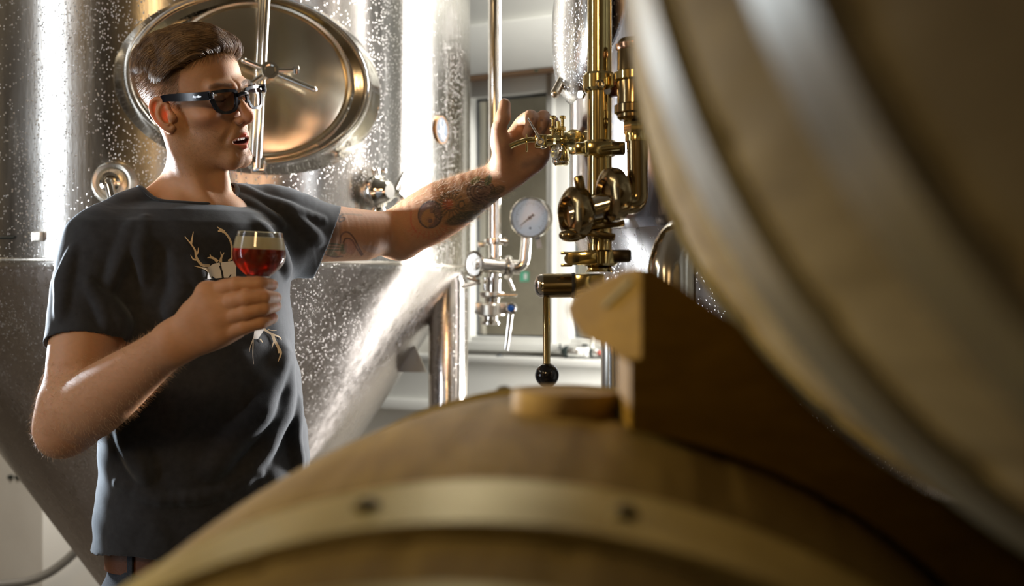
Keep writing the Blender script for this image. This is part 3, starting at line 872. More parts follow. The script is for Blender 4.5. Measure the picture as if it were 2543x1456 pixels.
# ---- print on the chest: pale stag skull with branching antlers
print_m = mat('cream_print', (.78, .64, .44), .8); print_w = mat('white_print', (.88, .88, .88), .8)
line_m = mat('print_line', (.02, .02, .025), .8)
def decal(name, polys, m, parent, off=.0009, step=4.0):
    """2D polygons in photo pixels laid on the cloth with a small offset"""
    bm = bmesh.new()
    for poly in polys:
        vs_ = []
        tmp = bmesh.new(); f = [tmp.verts.new((x_, y_, 0)) for x_, y_ in poly]
        try: tmp.faces.new(f)
        except Exception: tmp.free(); continue
        bmesh.ops.triangulate(tmp, faces=tmp.faces[:])
        for _ in range(4):
            long = [e for e in tmp.edges if e.calc_length() > step]
            if not long: break
            bmesh.ops.subdivide_edges(tmp, edges=long, cuts=1, use_grid_fill=False)
            bmesh.ops.triangulate(tmp, faces=[f for f in tmp.faces if len(f.verts) > 3])
        mp = {}
        for v in tmp.verts:
            h = cast(bvs, v.co.x, v.co.y)
            if h is None: continue
            n_ = h[1] if h[1][1] < 0 else -h[1]
            mp[v.index if False else v] = bm.verts.new(V(h[0]+n_*off))
        for fc in tmp.faces:
            if all(v in mp for v in fc.verts):
                vv = [mp[v] for v in fc.verts]
                if max((vv[0].co-vv[1].co).length, (vv[1].co-vv[2].co).length, (vv[0].co-vv[2].co).length) < .012:
                    try: bm.faces.new(vv)
                    except Exception: pass
        tmp.free()
    bmesh.ops.recalc_face_normals(bm, faces=bm.faces)
    return put(name, bm, m, parent, smooth=True)
def stroke(pts, w0, w1):
    pp = smooth_path([A(x_, y_, 0) for x_, y_ in pts], 4); n = len(pp); l_, r_ = [], []
    for i, p in enumerate(pp):
        t = nrm(pp[min(i+1, n-1)]-pp[max(i-1, 0)]); nn = A(-t[1], t[0], 0); w = (w0+(w1-w0)*i/(n-1))/2
        l_.append(p+nn*w); r_.append(p-nn*w)
    return [[(a[0], a[1]), (b_[0], b_[1]), (d[0], d[1]), (c[0], c[1])] for a, b_, c, d in zip(l_, r_, l_[1:], r_[1:])]
ant, ant2 = [], []
for pts, w0, w1 in (
    ([(520, 661), (500, 658), (487, 640), (484, 622), (474, 606), (459, 588)], 8, 2), ([(474, 606), (477, 592), (480, 576)], 6, 1.5),
    ([(486, 634), (491, 626), (492, 615)], 6, 1), ([(492, 646), (480, 645), (473, 634)], 6, 1), ([(519, 674), (508, 668), (482, 661)], 9, 1),
    ([(566, 648), (575, 640), (575, 615), (570, 595), (556, 577), (541, 574)], 5, 5), ([(556, 577), (547, 570), (539, 564)], 9, 1),
    ([(540, 650), (530, 642), (520, 640), (514, 641)], 8, 1.5), ([(530, 642), (523, 637), (521, 631)], 6, 1.5),
    ([(547, 652), (549, 640), (556, 627)], 8, 2), ([(550, 637), (547, 625)], 4, 1.5),
    ([(655, 818), (670, 828), (683, 833), (694, 838), (698, 845)], 6, 2), ([(676, 832), (681, 846), (690, 862), (694, 878)], 8, 6), ([(681, 846), (677, 856), (674, 866)], 5, 1),
    ([(693, 868), (697, 880), (690, 900)], 9, 1.5), ([(664, 818), (675, 821), (686, 821)], 3, 1), ([(645, 842), (652, 852)], 4, 1.5)):
    (ant if pts[0][1] < 750 else ant2).extend(stroke(pts, w0, w1))
decal('antler_print', ant, print_m, shirt_o); decal('antler_print', ant2, print_m, shirt_o)
sk = [[(516, 664), (530, 655), (545, 652), (547, 662), (553, 690), (514, 694)], [(547, 652), (580, 648), (586, 660), (586, 690), (553, 690), (550, 664)],
      [(622, 780), (660, 775), (655, 820), (640, 842), (628, 842), (632, 815)],
      *stroke([(630, 838), (622, 858), (618, 875)], 3, 1.5), *stroke([(628, 845), (627, 880), (629, 905)], 3, 1)]
decal('skull_print', sk[:2], print_w, shirt_o); decal('skull_print', sk[2:], print_w, shirt_o)
ln = stroke([(545, 660), (550, 675), (553, 692)], 4, 5)+stroke([(524, 688), (530, 692), (537, 694)], 4, 3)+stroke([(573, 682), (566, 692)], 3, 2)
decal('skull_line_print', ln, line_m, shirt_o, off=.0014)

# ================================================================ JEANS, BELT, SHOES
jn = Sculpt()
hc = P(505, 1400, 1.87); HF = Frame((hc[0], hc[1], 0), TB)
jn.fr = HF
jn.loft([(.83, 0, 0, .165, .118), (.92, 0, 0, .160, .112), (1.0, 0, 0, .146, .102)], k=.02)
for s_ in (-1, 1):
    jn.chain([A(s_*.085, 0, .86), A(s_*.10, .015, .50), A(s_*.105, .0, .10)], [.088, .066, .058], k=.03)
def jf(d, x, y, z): return d-.003*np.sin(z*60+x*30)*np.sin(x*50+y*40)
jn.custom(jf, A(0, 0, .5), .8)
jme = keep_largest(jn.mesh(.006, 'jeans'))
jeans_m = mat('dark_denim', (.02, .03, .05), .8)
tv = texco(jeans_m); w_ = noise(jeans_m, tv, 500, 3)
L(jeans_m, ramp(jeans_m, w_, [(.35, (.006, .010, .018)), (.7, (.022, .030, .045))]), bsdf(jeans_m).inputs['Base Color']); bump(jeans_m, w_, .3, .001)
jeans = put('jeans', jme, jeans_m, person, smooth=False)
bvj = BVHTree.FromPolygons([V(c) for c in coords(jme)], [tuple(p.vertices) for p in jme.polygons])
leather = mat('brown_leather', (.10, .035, .012), .45)
lv = texco(leather); bump(leather, noise(leather, lv, 220, 3), .3, .001)
def girdle(z, w, out, m, name, parent, th=.003):
    bm = bmesh.new(); n = 72; R = []
    for i in range(n):
        a = 2*math.pi*i/n; d = A(math.cos(a), math.sin(a), 0)
        h = bvj.ray_cast(V(A(hc[0], hc[1], z)+d*.4), V(-d)); p = np.array(h[0]) if h[0] is not None else A(hc[0], hc[1], z)+d*.15
        p[2] = z
        R.append([bm.verts.new(V(p+d*o_+A(0, 0, zz_))) for o_, zz_ in ((out-.004, -w/2), (out+th, -w/2+.001), (out+th, w/2-.001), (out-.004, w/2))])
    for i in range(n):
        a, c_ = R[i], R[(i+1) % n]
        for k in range(4): bm.faces.new((a[k], c_[k], c_[(k+1) % 4], a[(k+1) % 4]))
    bmesh.ops.recalc_face_normals(bm, faces=bm.faces)
    return put(name, bm, m, parent)
belt = girdle(.972, .036, .002, leather, 'belt', person)
thread = mat('orange_thread', (.45, .20, .05), .7)
for dx in (-.165, -.06, .06):
    p = HF.w(A(dx, .06, 0)); d = nrm(A(p[0]-hc[0], p[1]-hc[1], 0))
    h = bvj.ray_cast(V(A(hc[0], hc[1], .972)+d*.4), V(-d)); q_ = np.array(h[0])
    t_ = A(-d[1], d[0], 0)
    put('belt_loop', box(A(q_[0], q_[1], .970)+d*.006, .012, .004, .052, ax=(t_, d, A(0, 0, 1)), bev=.0012), jeans_m, jeans)
# shoes
shoe_m = mat('black_rubber', (.02, .02, .02), .6)
for s_ in (-1, 1):
    sc_ = Sculpt(); sc_.fr = HF
    sc_.rc((s_*.105, -.03, .045), (s_*.12, .14, .032), .046, .036, .02); sc_.rc((s_*.105, 0, .05), (s_*.105, 0, .13), .045, .052, .03)
    sc_.half((s_*.11, .05, .0), (0, 0, -1), .004, .4)
    put('shoe', keep_largest(sc_.mesh(.007, 'shoe')), shoe_m, person, smooth=False)

# ================================================================ EYEGLASSES
gl = empty('eyeglasses', HEAD.w(A(0, .10, .01)), 'dark thick-rimmed eyeglasses worn by the man', 'glasses')
gl_m = mat('dark_acetate', (.006, .008, .014), .18, Specular_IOR_Level=.4)
lens_m = mat('smoked_lens', (.55, .55, .60), .02, Transmission_Weight=1.0, IOR=1.12, Specular_IOR_Level=1.0)
silver = mat('silver_stud', (.8, .8, .82), .25, 1.0)
gx, gy, gz = HEAD.R
def gw(x_, y_, z_): return HEAD.w(A(x_, y_, z_))
lens_out = [(-.0255, .0125), (-.020, .0170), (0, .0190), (.018, .0185), (.0265, .0165), (.0285, .0110), (.0255, -.003), (.0200, -.0150), (.0100, -.0205), (-.006, -.0205), (-.0170, -.0160), (-.0230, -.0040)]
def rimloop(s, scale, z0=.006, dep=0.0):
    out = []
    pp = smooth_path([A(x_, y_, 0) for x_, y_ in lens_out]+[A(*lens_out[0], 0)], 4)[:-1]
    for p in pp:
        x_ = s*(.0345+p[0]*scale[0]); z_ = z0+p[1]*scale[1]; y_ = .1085-2.6*(abs(x_)-.01)**2*1.6+dep-.06*(z_)
        out.append(gw(x_, y_, z_))
    return out
bm = bmesh.new()
for s in (-1, 1):
    o1, i1 = rimloop(s, (1, 1)), rimloop(s, (.77, .77), z0=.0055)
    o2, i2 = rimloop(s, (1, 1), dep=-.004), rimloop(s, (.77, .77), z0=.0055, dep=-.004)
    R = [[bm.verts.new(V(p)) for p in l_] for l_ in (o1, i1, i2, o2)]
    n = len(o1)
    for i in range(n):
        j = (i+1) % n
        for k in range(4): bm.faces.new((R[k][i], R[k][j], R[(k+1) % 4][j], R[(k+1) % 4][i]))
    # end piece
    box(gw(s*.0640, .0985, .0175), .0085, .008, .0100, bm, ax=(gx, gy, gz), bev=.0015)
tube([gw(-.0115, .1085, .0125), gw(-.006, .112, .0150), gw(.006, .112, .0150), gw(.0115, .1085, .0125)], .0032, 12, bm)
for s in (-1, 1): tube([gw(s*.0100, .108, .004), gw(s*.0090, .1035, -.003)], .0022, 8, bm)
bmesh.ops.recalc_face_normals(bm, faces=bm.faces)
fr_o = put('frame', bm, gl_m, gl)
for s in (-1, 1):
    L1 = rimloop(s, (.83, .83), z0=.0055, dep=-.0015); L2 = rimloop(s, (.83, .83), z0=.0055, dep=-.003)
    bm = bmesh.new(); a = [bm.verts.new(V(p)) for p in L1]; c_ = [bm.verts.new(V(p)) for p in L2]
    ca = bm.verts.new(V(np.mean(L1, 0)+gy*.0012)); cb = bm.verts.new(V(np.mean(L2, 0)+gy*.0012)); n = len(a)
    for i in range(n):
        j = (i+1) % n; bm.faces.new((a[i], a[j], ca)); bm.faces.new((c_[j], c_[i], cb)); bm.faces.new((a[i], a[j], c_[j], c_[i]))
    bmesh.ops.recalc_face_normals(bm, faces=bm.faces)
    put('lens', bm, lens_m, gl)
    # temple
    pts = smooth_path([gw(s*.0680, .100, .0175), gw(s*.0735, .075, .0175), gw(s*.0775, .04, .0178), gw(s*.0775, .012, .0175), gw(s*.0765, -.004, .014), gw(s*.078, -.020, .0), gw(s*.079, -.028, -.014)], 5)
    n = len(pts); hh = np.interp(np.linspace(0, 1, n), [0, .3, .6, .75, 1], [.0068, .0062, .0050, .0032, .0026])
    bm = bmesh.new(); R = []
    for p, h_ in zip(pts, hh): R.append([bm.verts.new(V(p+gx*s*o_+gz*z_)) for o_, z_ in ((.0018, -h_), (.0018, h_), (-.0018, h_), (-.0018, -h_))])
    for a, c_ in zip(R, R[1:]):
        for k in range(4): bm.faces.new((a[k], a[(k+1) % 4], c_[(k+1) % 4], c_[k]))
    bm.faces.new(R[0]); bm.faces.new(list(reversed(R[-1])))
    bmesh.ops.recalc_face_normals(bm, faces=bm.faces)
    te = put('temple', bm, gl_m, gl)
    bm = lathe([(.0016, 0), (.0016, .0008), (0, .001)], gw(s*.0552, .1010, .0175), HEAD.w(A(s*.3, 1, 0))-HEAD.o, 10, sx=2.0)
    put('hinge_stud', bm, silver, fr_o)
# script lettering on the near temple
def text_obj(name, body_, size, o, x_, y_, m, parent, ext=.0003, align='CENTER', font_shear=0):
    cu = bpy.data.curves.new(name, 'FONT'); cu.body = body_; cu.size = size; cu.extrude = ext; cu.align_x = align; cu.align_y = 'CENTER'; cu.shear = font_shear
    tmp = bpy.data.objects.new('t', cu); C.objects.link(tmp)
    me = bpy.data.meshes.new_from_object(tmp.evaluated_get(bpy.context.evaluated_depsgraph_get())); bpy.data.objects.remove(tmp)
    x_ = nrm(x_); y_ = nrm(y_); z_ = np.cross(x_, y_)
    M = Matrix(((x_[0], y_[0], z_[0], o[0]), (x_[1], y_[1], z_[1], o[1]), (x_[2], y_[2], z_[2], o[2]), (0, 0, 0, 1)))
    me.transform(M); me.name = name
    return put(name, me, m, parent, smooth=False)
text_obj('lettering', 'Ray-Ban', .0050, gw(-.0752, .079, .0175), gw(-.0745, .1, .0175)-gw(-.0785, .06, .0175), gz, silver, te if False else fr_o, font_shear=.5)
# ================================================================ ROOM
TH = math.radians(28)
RO = P(1271.5, 728, 4.0); RO[2] = 0
RU = A(math.cos(TH), -math.sin(TH), 0); RV = A(-math.sin(TH), -math.cos(TH), 0); UZ = A(0, 0, 1)
def room(u, v, z): return RO+RU*u+RV*v+UZ*z
def Wp(px, py, off=0.0):
    """point of the back wall (or a plane off metres in front of it) seen at a photo position"""
    d = P(px, py, 1.0)-A(0, 0, CZ); t = ((RO+RV*off-A(0, 0, CZ)) @ RV)/(d @ RV)
    return A(0, 0, CZ)+d*t
def wuz(px, py, off=0.0):
    p = Wp(px, py, off)-RO; return float(p @ RU), float(p[2])
U0, U1, V1, HZ = -3.4, 3.3, 6.2, 3.3
wall_m = mat('painted_wall', (.80, .78, .72), .55)
tv = texco(wall_m); w_ = noise(wall_m, tv, 3, 4); L(wall_m, ramp(wall_m, w_, [(.3, (.72, .69, .63)), (.7, (.82, .80, .74))]), bsdf(wall_m).inputs['Base Color']); bump(wall_m, noise(wall_m, tv, 60, 3), .15, .002)
ochre_m = mat('ochre_wall', (.45, .33, .17), .6)
tv = texco(ochre_m); w_ = noise(ochre_m, tv, 2.2, 4); L(ochre_m, ramp(ochre_m, w_, [(.3, (.30, .21, .10)), (.7, (.55, .42, .22))]), bsdf(ochre_m).inputs['Base Color'])
white_m = mat('white_gloss_paint', (.80, .80, .76), .35)
tv = texco(white_m); bump(white_m, noise(white_m, tv, 25, 3), .12, .002)
floor_m = mat('wet_concrete', (.22, .20, .18), .35)
tv = texco(floor_m); w_ = noise(floor_m, tv, 3, 5); L(floor_m, ramp(floor_m, w_, [(.3, (.14, .125, .11)), (.7, (.28, .25, .22))]), bsdf(floor_m).inputs['Base Color']); bump(floor_m, noise(floor_m, tv, 40, 3), .2, .002)
RAX = (RU, RV, UZ)
def rbox(u0, u1, v0, v1, z0, z1, bm=None, bev=0.0):
    return box(room((u0+u1)/2, (v0+v1)/2, (z0+z1)/2), u1-u0, v1-v0, z1-z0, bm, RAX, bev)
def S(name, bm, m, parent=None, label=None):
    o = put(name, bm, m, parent)
    if parent is None: o['kind'] = 'structure'
    if label: o['label'] = label
    return o
S('floor', rbox(U0, U1, -.1, V1, -.1, 0), floor_m, label='wet grey concrete brewery floor')
S('ceiling', rbox(U0, U1, -.1, V1, HZ, HZ+.1), wall_m, label='pale painted ceiling')
S('wall_left', rbox(U0-.1, U0, -.1, V1, 0, HZ), wall_m, label='painted wall on the left')
S('wall_right', rbox(U1, U1+.1, -.1, V1, 0, HZ), wall_m, label='painted wall on the right')
S('wall_front', rbox(U0-.1, U1+.1, V1, V1+.1, 0, HZ), ochre_m, label='ochre wall behind the camera')
reflect_panel_m = mat('dark_reflect_panel', (.035, .030, .026), .5)  # unseen dark panels, added to give the steel dark reflected bands
for i, (u0_, u1_) in enumerate(((-2.2, -.9), (.75, 1.5))):
    S('door_%d' % (i+1), rbox(u0_, u1_, V1-.06, V1-.001, 0, 2.6, bev=.01), reflect_panel_m, label='added dark panel for reflections on the wall behind the camera, number %d from the left' % (i+1))
S('door_3', rbox(U0+.001, U0+.05, 3.4, 5.2, 0, 2.5, bev=.01), reflect_panel_m, label='wide added dark panel for reflections on the left wall')
S('door_4', rbox(U1-.05, U1-.001, 4.3, 5.6, 0, 2.5, bev=.01), reflect_panel_m, label='added dark panel for reflections on the right wall')
# window opening in the back wall
wu0, wz1 = wuz(1172, 236); wu1, wz0 = wuz(1480, 868)
wu1 = wu0+1.30; WZ1 = wuz(1270, 180)[1]; WZ0 = wuz(1270, 868)[1]
wb = rbox(U0, wu0, -.1, 0, 0, HZ); rbox(wu1, U1, -.1, 0, 0, HZ, wb); rbox(wu0, wu1, -.1, 0, 0, WZ0, wb); rbox(wu0, wu1, -.1, 0, WZ1, HZ, wb)
S('wall_back', wb, wall_m, label='white painted wall round the window')
win = empty('window_1', room(wu0, 0, WZ0)); win['kind'] = 'structure'; win['label'] = 'white framed window with dark night glass'
mu0, _ = wuz(1366, 600); mu1, _ = wuz(1424, 600)
fr = rbox(wu0-.03, wu0+.012, -.05, .03, WZ0, WZ1, bev=.004)
rbox(mu0, mu1, -.06, .03, WZ0, WZ1, fr, .005); rbox(mu0+.018, mu0+.034, .02, .037, WZ0, WZ1, fr, .003)
rbox(wu1-.06, wu1, -.05, .03, WZ0, WZ1, fr, .004)
zt = wuz(1270, 238)[1]; zb = wuz(1270, 836)[1]
rbox(wu0, wu1, -.05, .028, zt, WZ1, fr, .004); rbox(wu0, wu1, -.05, .028, WZ0, zb, fr, .004)
S('window_frame', fr, white_m, win)
glass_m = mat('window_glass', (.55, .56, .55), .02, Transmission_Weight=1.0, IOR=1.45)
for a_, b_ in ((wu0+.01, mu0), (mu1, wu1-.05)):
    S('window_pane', rbox(a_, b_, -.030, -.024, zb-.01, zt+.01), glass_m, win)
dark_m = mat('rubber_seal', (.04, .045, .05), .5)
sl = bmesh.new()
for a_, b_ in ((wu0+.012, mu0), (mu1, wu1-.06)):
    for q in ((a_, a_+.006, zb, zt), (b_-.006, b_, zb, zt), (a_, b_, zt-.008, zt), (a_, b_, zb, zb+.005)): rbox(q[0], q[1], -.022, -.012, q[2], q[3], sl)
S('window_seal', sl, dark_m, win)
# the yard wall outside, seen through the pane
out_m = mat('exterior_render', (.30, .27, .22), .8)
tv = texco(out_m); sx_ = N(out_m, 'ShaderNodeSeparateXYZ'); L(out_m, tv, sx_.inputs[0])
L(out_m, mixc(out_m, .5, ramp(out_m, noise(out_m, tv, 6, 4), [(.3, (.20, .18, .15)), (.7, (.42, .39, .33))]), (.30, .28, .23)), bsdf(out_m).inputs['Base Color'])
o = S('exterior_wall', rbox(wu0-.8, wu1+.8, -1.0, -.9, -.2, zt+1.5), out_m, label='dim rendered wall outside the window')
sillz0, sillz1 = wuz(1270, 907, .10)[1], wuz(1270, 886, .0)[1]
S('trim_1', rbox(wu0-.35, U1, -.01, .12, sillz0-.0, sillz0+.028, bev=.006), white_m, label='white window sill')
pz = wuz(1270, 1003, .08)[1]
S('trim_2', rbox(U0, U1, 0, .085, pz, sillz0, bev=.004), white_m, label='white boxed panel under the window sill')
S('trim_3', rbox(U0, U1, 0, .10, wuz(1270, 1034, .10)[1], pz, bev=.004), white_m, label='white moulding below the boxed panel')
S('trim_4', rbox(wu0-.1, U1, 0, .05, wuz(1270, 868)[1]-.004, wuz(1270, 850)[1], bev=.003), white_m, label='white bead under the window frame')
# header box over the window (roller shutter casing)
hz0 = wuz(1270, 181, .10)[1]; hz1 = wuz(1270, 50, .10)[1]
S('trim_5', rbox(wu0-.25, U1, 0, .10, hz0+.006, hz1, bev=.006), white_m, label='white shutter casing above the window')
S('trim_6', rbox(wu0-.25, U1, 0, .075, hz1, HZ, bev=.004), white_m, label='white boarding above the shutter casing')
brown_m = mat('brown_seal', (.22, .13, .07), .6)
S('trim_7', rbox(wu0-.25, U1, 0, .095, hz0-.001, hz0+.006), brown_m, label='thin brown gap under the shutter casing')
# small screw and green sign reflection
p = Wp(1332, 176, .103); put('screw', lathe([(.005, 0), (.005, .002), (0, .003)], p, RV, 10), mat('dark_screw', (.02, .05, .03), .5)); tag(bpy.data.objects['screw'], 'small dark screw head in the white frame over the window', 'screw')
p = Wp(1303, 687, -.02); st_m = mat('green_reflection', (.10, .42, .27), .5)  # sign reflected in the pane, painted as a flat green square
reflection = put('window_reflection', box(p+RV*.001, .036, .0006, .036, ax=RAX), st_m); tag(reflection, 'small green square painted as a sign reflection on the window pane behind the gauge', 'reflection')
reflection_white = mat('reflection_white', (.75, .78, .75), .5)
put('reflection_mark', box(p+RV*.0015+RU*.004, .012, .0005, .020, ax=RAX), reflection_white, reflection)
p = Wp(1332, 1, 0)
# ---- things on the sill
def sillp(px, py, v=.06): return Wp(px, py, v)
# a brewing coupler lying on the sill
zs = sillz0+.028
steel_s = mat('bright_steel', (.72, .72, .70), .22, 1.0); black_pl = mat('black_plastic', (.012, .02, .018), .35); white_pl = mat('white_plastic', (.82, .82, .80), .35)
cpt = Wp(1430, 893, .075); cpt[2] = zs+.021
def onsill(px): q = Wp(px, 893, .075); return A(q[0], q[1], zs+.021)
cp = empty('hose_coupler', A(cpt[0], cpt[1], zs), 'small steel and black plastic hose coupler lying on the window sill', 'coupler')
du = RU
def cyl(px0, px1, r, m, name, nn=20, parent=cp, dz=0):
    a, b = onsill(px0)+A(0, 0, dz), onsill(px1)+A(0, 0, dz); h = np.linalg.norm(b-a)
    return put(name, lathe([(r*.9, 0), (r, h*.08), (r, h*.92), (r*.9, h)], a, b-a, nn), m, parent)
cyl(1376, 1398, .005, steel_s, 'spigot'); cyl(1396, 1405, .011, black_pl, 'nut'); cyl(1403, 1414, .0205, black_pl, 'end_cap'); cyl(1413, 1440, .0195, steel_s, 'barrel'); cyl(1439, 1452, .016, white_pl, 'sleeve')
put('ball', sphere(onsill(1458), .0175), white_pl, cp); cyl(1470, 1486, .014, steel_s, 'socket'); cyl(1468, 1473, .016, black_pl, 'collar_ring'); cyl(1485, 1494, .008, mat('red_ring', (.35, .08, .06), .5), 'red_ring')
q = onsill(1391)+A(0, 0, .010); kn = lathe([(.010, 0), (.010, .003), (.003, .004), (.003, .016), (0, .017)], q, UZ, 12); put('tap_key', kn, black_pl, cp)
put('tap_tab', box(onsill(1453)+A(0, 0, .024), .020, .008, .007, ax=RAX, bev=.001), black_pl, cp)
hose_m = mat('clear_hose', (.80, .80, .74), .25, Transmission_Weight=.35)
hp = smooth_path([onsill(1469)+A(0, 0, .012), onsill(1474)+A(0, 0, .05), onsill(1480)+A(0, 0, .075), onsill(1505)+A(0, 0, .055), onsill(1535)+A(0, 0, .02), onsill(1570)+A(0, 0, -.012), onsill(1600)+A(0, 0, -.0135)], 6)
h_ = put('hose', tube(hp, .0075, 12), hose_m); tag(h_, 'thin clear plastic hose curling off the coupler along the window sill', 'hose')
pb = Wp(1241, 901, .09); pb[2] = zs
bk = put('pebble', lathe([(.009, 0), (.008, .004), (.004, .008), (0, .009)], pb, UZ, 8, sx=1.3), dark_m); tag(bk, 'tiny dark scrap of plastic lying on the sill left of the lever', 'scrap')
# ---- lower left: white cabinet and grey hose, cable clips
CY = 4.2
cu0 = P(98, 1300, CY)
cab = empty('storage_cabinet', A(cu0[0]+.27, CY+.18, 0), 'white cabinet standing low at the left behind the cone of the tank', 'cabinet')
cz1 = P(150, 1060, CY)[2]
put('body', box(A(cu0[0]+.27, CY+.19, cz1/2+.03), .54, .34, cz1-.06, bev=.008), white_m, cab)
put('door', box(A(cu0[0]+.27, CY+.010, cz1/2+.03), .52, .018, cz1-.10, bev=.004), white_m, cab)
put('handle', tube(bent([A(cu0[0]+.46, CY+.003, .62), A(cu0[0]+.46, CY-.03, .62), A(cu0[0]+.46, CY-.03, .50), A(cu0[0]+.46, CY+.003, .50)], .01), .005, 10), steel_s, cab)
put('plinth', box(A(cu0[0]+.27, CY+.20, .0325), .50, .30, .065), dark_m, cab)
grey_h = mat('grey_hose', (.17, .16, .14), .4)
hh = smooth_path([P(186, 1372, 3.98), P(160, 1396, 3.98), P(120, 1424, 3.98), P(70, 1444, 3.98), P(10, 1452, 3.98), P(-60, 1460, 3.98), P(-120, 1560, 3.98), A(-2.0, 3.98, .15), A(-2.15, 3.95, .017)], 6)
h2 = smooth_path([A(-.80, 4.10, .017), A(-.98, 4.08, .04), A(-1.15, 4.05, .25), P(250, 1300, 3.99), P(220, 1338, 3.98), P(186, 1372, 3.98)], 6)
gh = put('hose', tube(h2[:-1]+hh, .016, 14), grey_h); tag(gh, 'thick grey hose looping in front of the white cabinet at lower left', 'hose')
for i, px in enumerate((30, 48)):
    q = Wp(px, 1185, .0); c_ = put('cable_clip', lathe([(.010, 0), (.012, .008), (.009, .02), (0, .022)], q, RV, 12), black_pl)
    tag(c_, 'left of the two small dark clips on the wall at lower left' if i == 0 else 'right of the two small dark clips on the wall at lower left', 'clip', 'dark clips on the wall')
# ================================================================ STEEL
def steel(name, base, rough, streak=1.0, drops=0.0, warm=0.0, aniso=0.0):
    m = mat(name, base, rough, 1.0)
    v = texco(m, (1, 1, .06)); n1 = noise(m, v, 60, 5, .6); v2 = texco(m); n2 = noise(m, v2, 5, 4)
    f = math_(m, 'MULTIPLY', math_(m, 'SUBTRACT', n1, .5), .28*streak)
    f = math_(m, 'ADD', f, math_(m, 'MULTIPLY', math_(m, 'SUBTRACT', n2, .5), .22*streak))
    rr = math_(m, 'ADD', f, rough)
    b1 = noise(m, texco(m, (1, 1, .25)), 220, 3)
    if drops > 0:
        vor = N(m, 'ShaderNodeTexVoronoi', feature='F1'); vor.inputs['Scale'].default_value = 210
        vor.inputs['Randomness'].default_value = 1.0; L(m, texco(m, (1, 1, .75)), vor.inputs['Vector'])
        sp = mapr(m, vor.outputs['Distance'], .10, .34, 1, 0)
        # only some cells hold a drop; denser in patches and runs
        cellr = N(m, 'ShaderNodeSeparateColor'); L(m, vor.outputs['Color'], cellr.inputs[0])
        reg = mapr(m, noise(m, texco(m, (1, 1, .18)), 9, 4, .7), .42, .62, 0, 1)
        on = math_(m, 'GREATER_THAN', math_(m, 'ADD', cellr.outputs[0], math_(m, 'MULTIPLY', reg, .75)), .80)
        sp = math_(m, 'MULTIPLY', sp, on)
        rr = math_(m, 'ADD', rr, math_(m, 'MULTIPLY', sp, .25*drops))
        hgt = math_(m, 'ADD', math_(m, 'MULTIPLY', b1, .10), math_(m, 'MULTIPLY', sp, drops))
        bump(m, hgt, .55, .0016)
        runs = mapr(m, noise(m, texco(m, (1, 1, .03)), 75, 3, .7), .55, .72, 0, 1)
        c = mixc(m, math_(m, 'MULTIPLY', runs, .35), base, tuple(min(1, x*1.15) for x in base))
        c = mixc(m, math_(m, 'MULTIPLY', sp, .5), c, (.95, .96, .97))
        L(m, c, bsdf(m).inputs['Base Color'])
    else:
        bump(m, b1, .12, .0004)
    cl = N(m, 'ShaderNodeClamp'); cl.inputs['Min'].default_value = .06; cl.inputs['Max'].default_value = .8; L(m, rr, cl.inputs[0]); L(m, cl.outputs[0], bsdf(m).inputs['Roughness'])
    if aniso:
        bsdf(m).inputs['Anisotropic'].default_value = aniso; bsdf(m).inputs['Anisotropic Rotation'].default_value = .25
        tg = N(m, 'ShaderNodeTangent', direction_type='RADIAL', axis='Z'); L(m, tg.outputs[0], bsdf(m).inputs['Tangent'])
    return m
tank_m = steel('beaded_stainless', (.66, .64, .60), .25, .7, 1.0, aniso=.85)
cone_m = steel('wet_cone_stainless', (.54, .50, .47), .30, .9, 1.0, aniso=.9)
brush_m = steel('brushed_stainless', (.66, .62, .54), .30, .8)
pol_m = steel('polished_stainless', (.78, .75, .69), .10, .35)
tubem = steel('pipe_stainless', (.76, .72, .64), .13, .3)
hole_m = mat('dark_recess', (.02, .018, .015), .6)
wetpol = steel('wet_leg_stainless', (.68, .64, .60), .16, .5, .8)

# ---------------------------------------------------------------- FERMENTER A
AX, AY, AR = -.93, 3.25, .81
ta = empty('fermentation_tank', A(AX, AY, 0), 'large conical stainless fermentation tank with oval manway behind the man', 'tank')
AZ = P(0, 668, 2.45)[2]
n_ = 160
cylp = [(AR, 2.95), (AR, AZ+.02), (AR-.006, AZ+.004)]
put('tank_wall', lathe([(0, 3.12), (AR*.6, 3.09), (AR*.92, 3.02)]+cylp, A(AX, AY, 0), UZ, n_), tank_m, ta, angle=25)
put('cone', lathe([(AR-.005, AZ+.006), (AR-.012, AZ-.006), (AR-.03, AZ-.035), (.05, .30), (.03, .26), (.03, .16), (0, .16)], A(AX, AY, 0), UZ, n_), cone_m, ta, angle=25)
put('weld_seam', lathe([(AR+.0005, AZ+.016), (AR+.003, AZ+.018), (AR+.003, AZ+.022), (AR+.0005, AZ+.024)], A(AX, AY, 0), UZ, n_, closed=True), brush_m, ta)
def tank_hit(px, py, cx=AX, cy=AY, R=AR):
    d = P(px, py, 1.0)-A(0, 0, CZ); o = A(-cx, -cy)
    a = d[0]**2+d[1]**2; b_ = o[0]*d[0]+o[1]*d[1]; c = o @ o-R*R
    t = (-b_-math.sqrt(max(0, b_*b_-a*c)))/a; p = A(0, 0, CZ)+d*t
    n = nrm(A(p[0]-cx, p[1]-cy, 0)); return p, n
def recentre(o, x, y):
    o.data.transform(Matrix.Translation((-x, -y, 0))); o.location = (x, y, 0)
for o in ta.children: recentre(o, AX, AY)
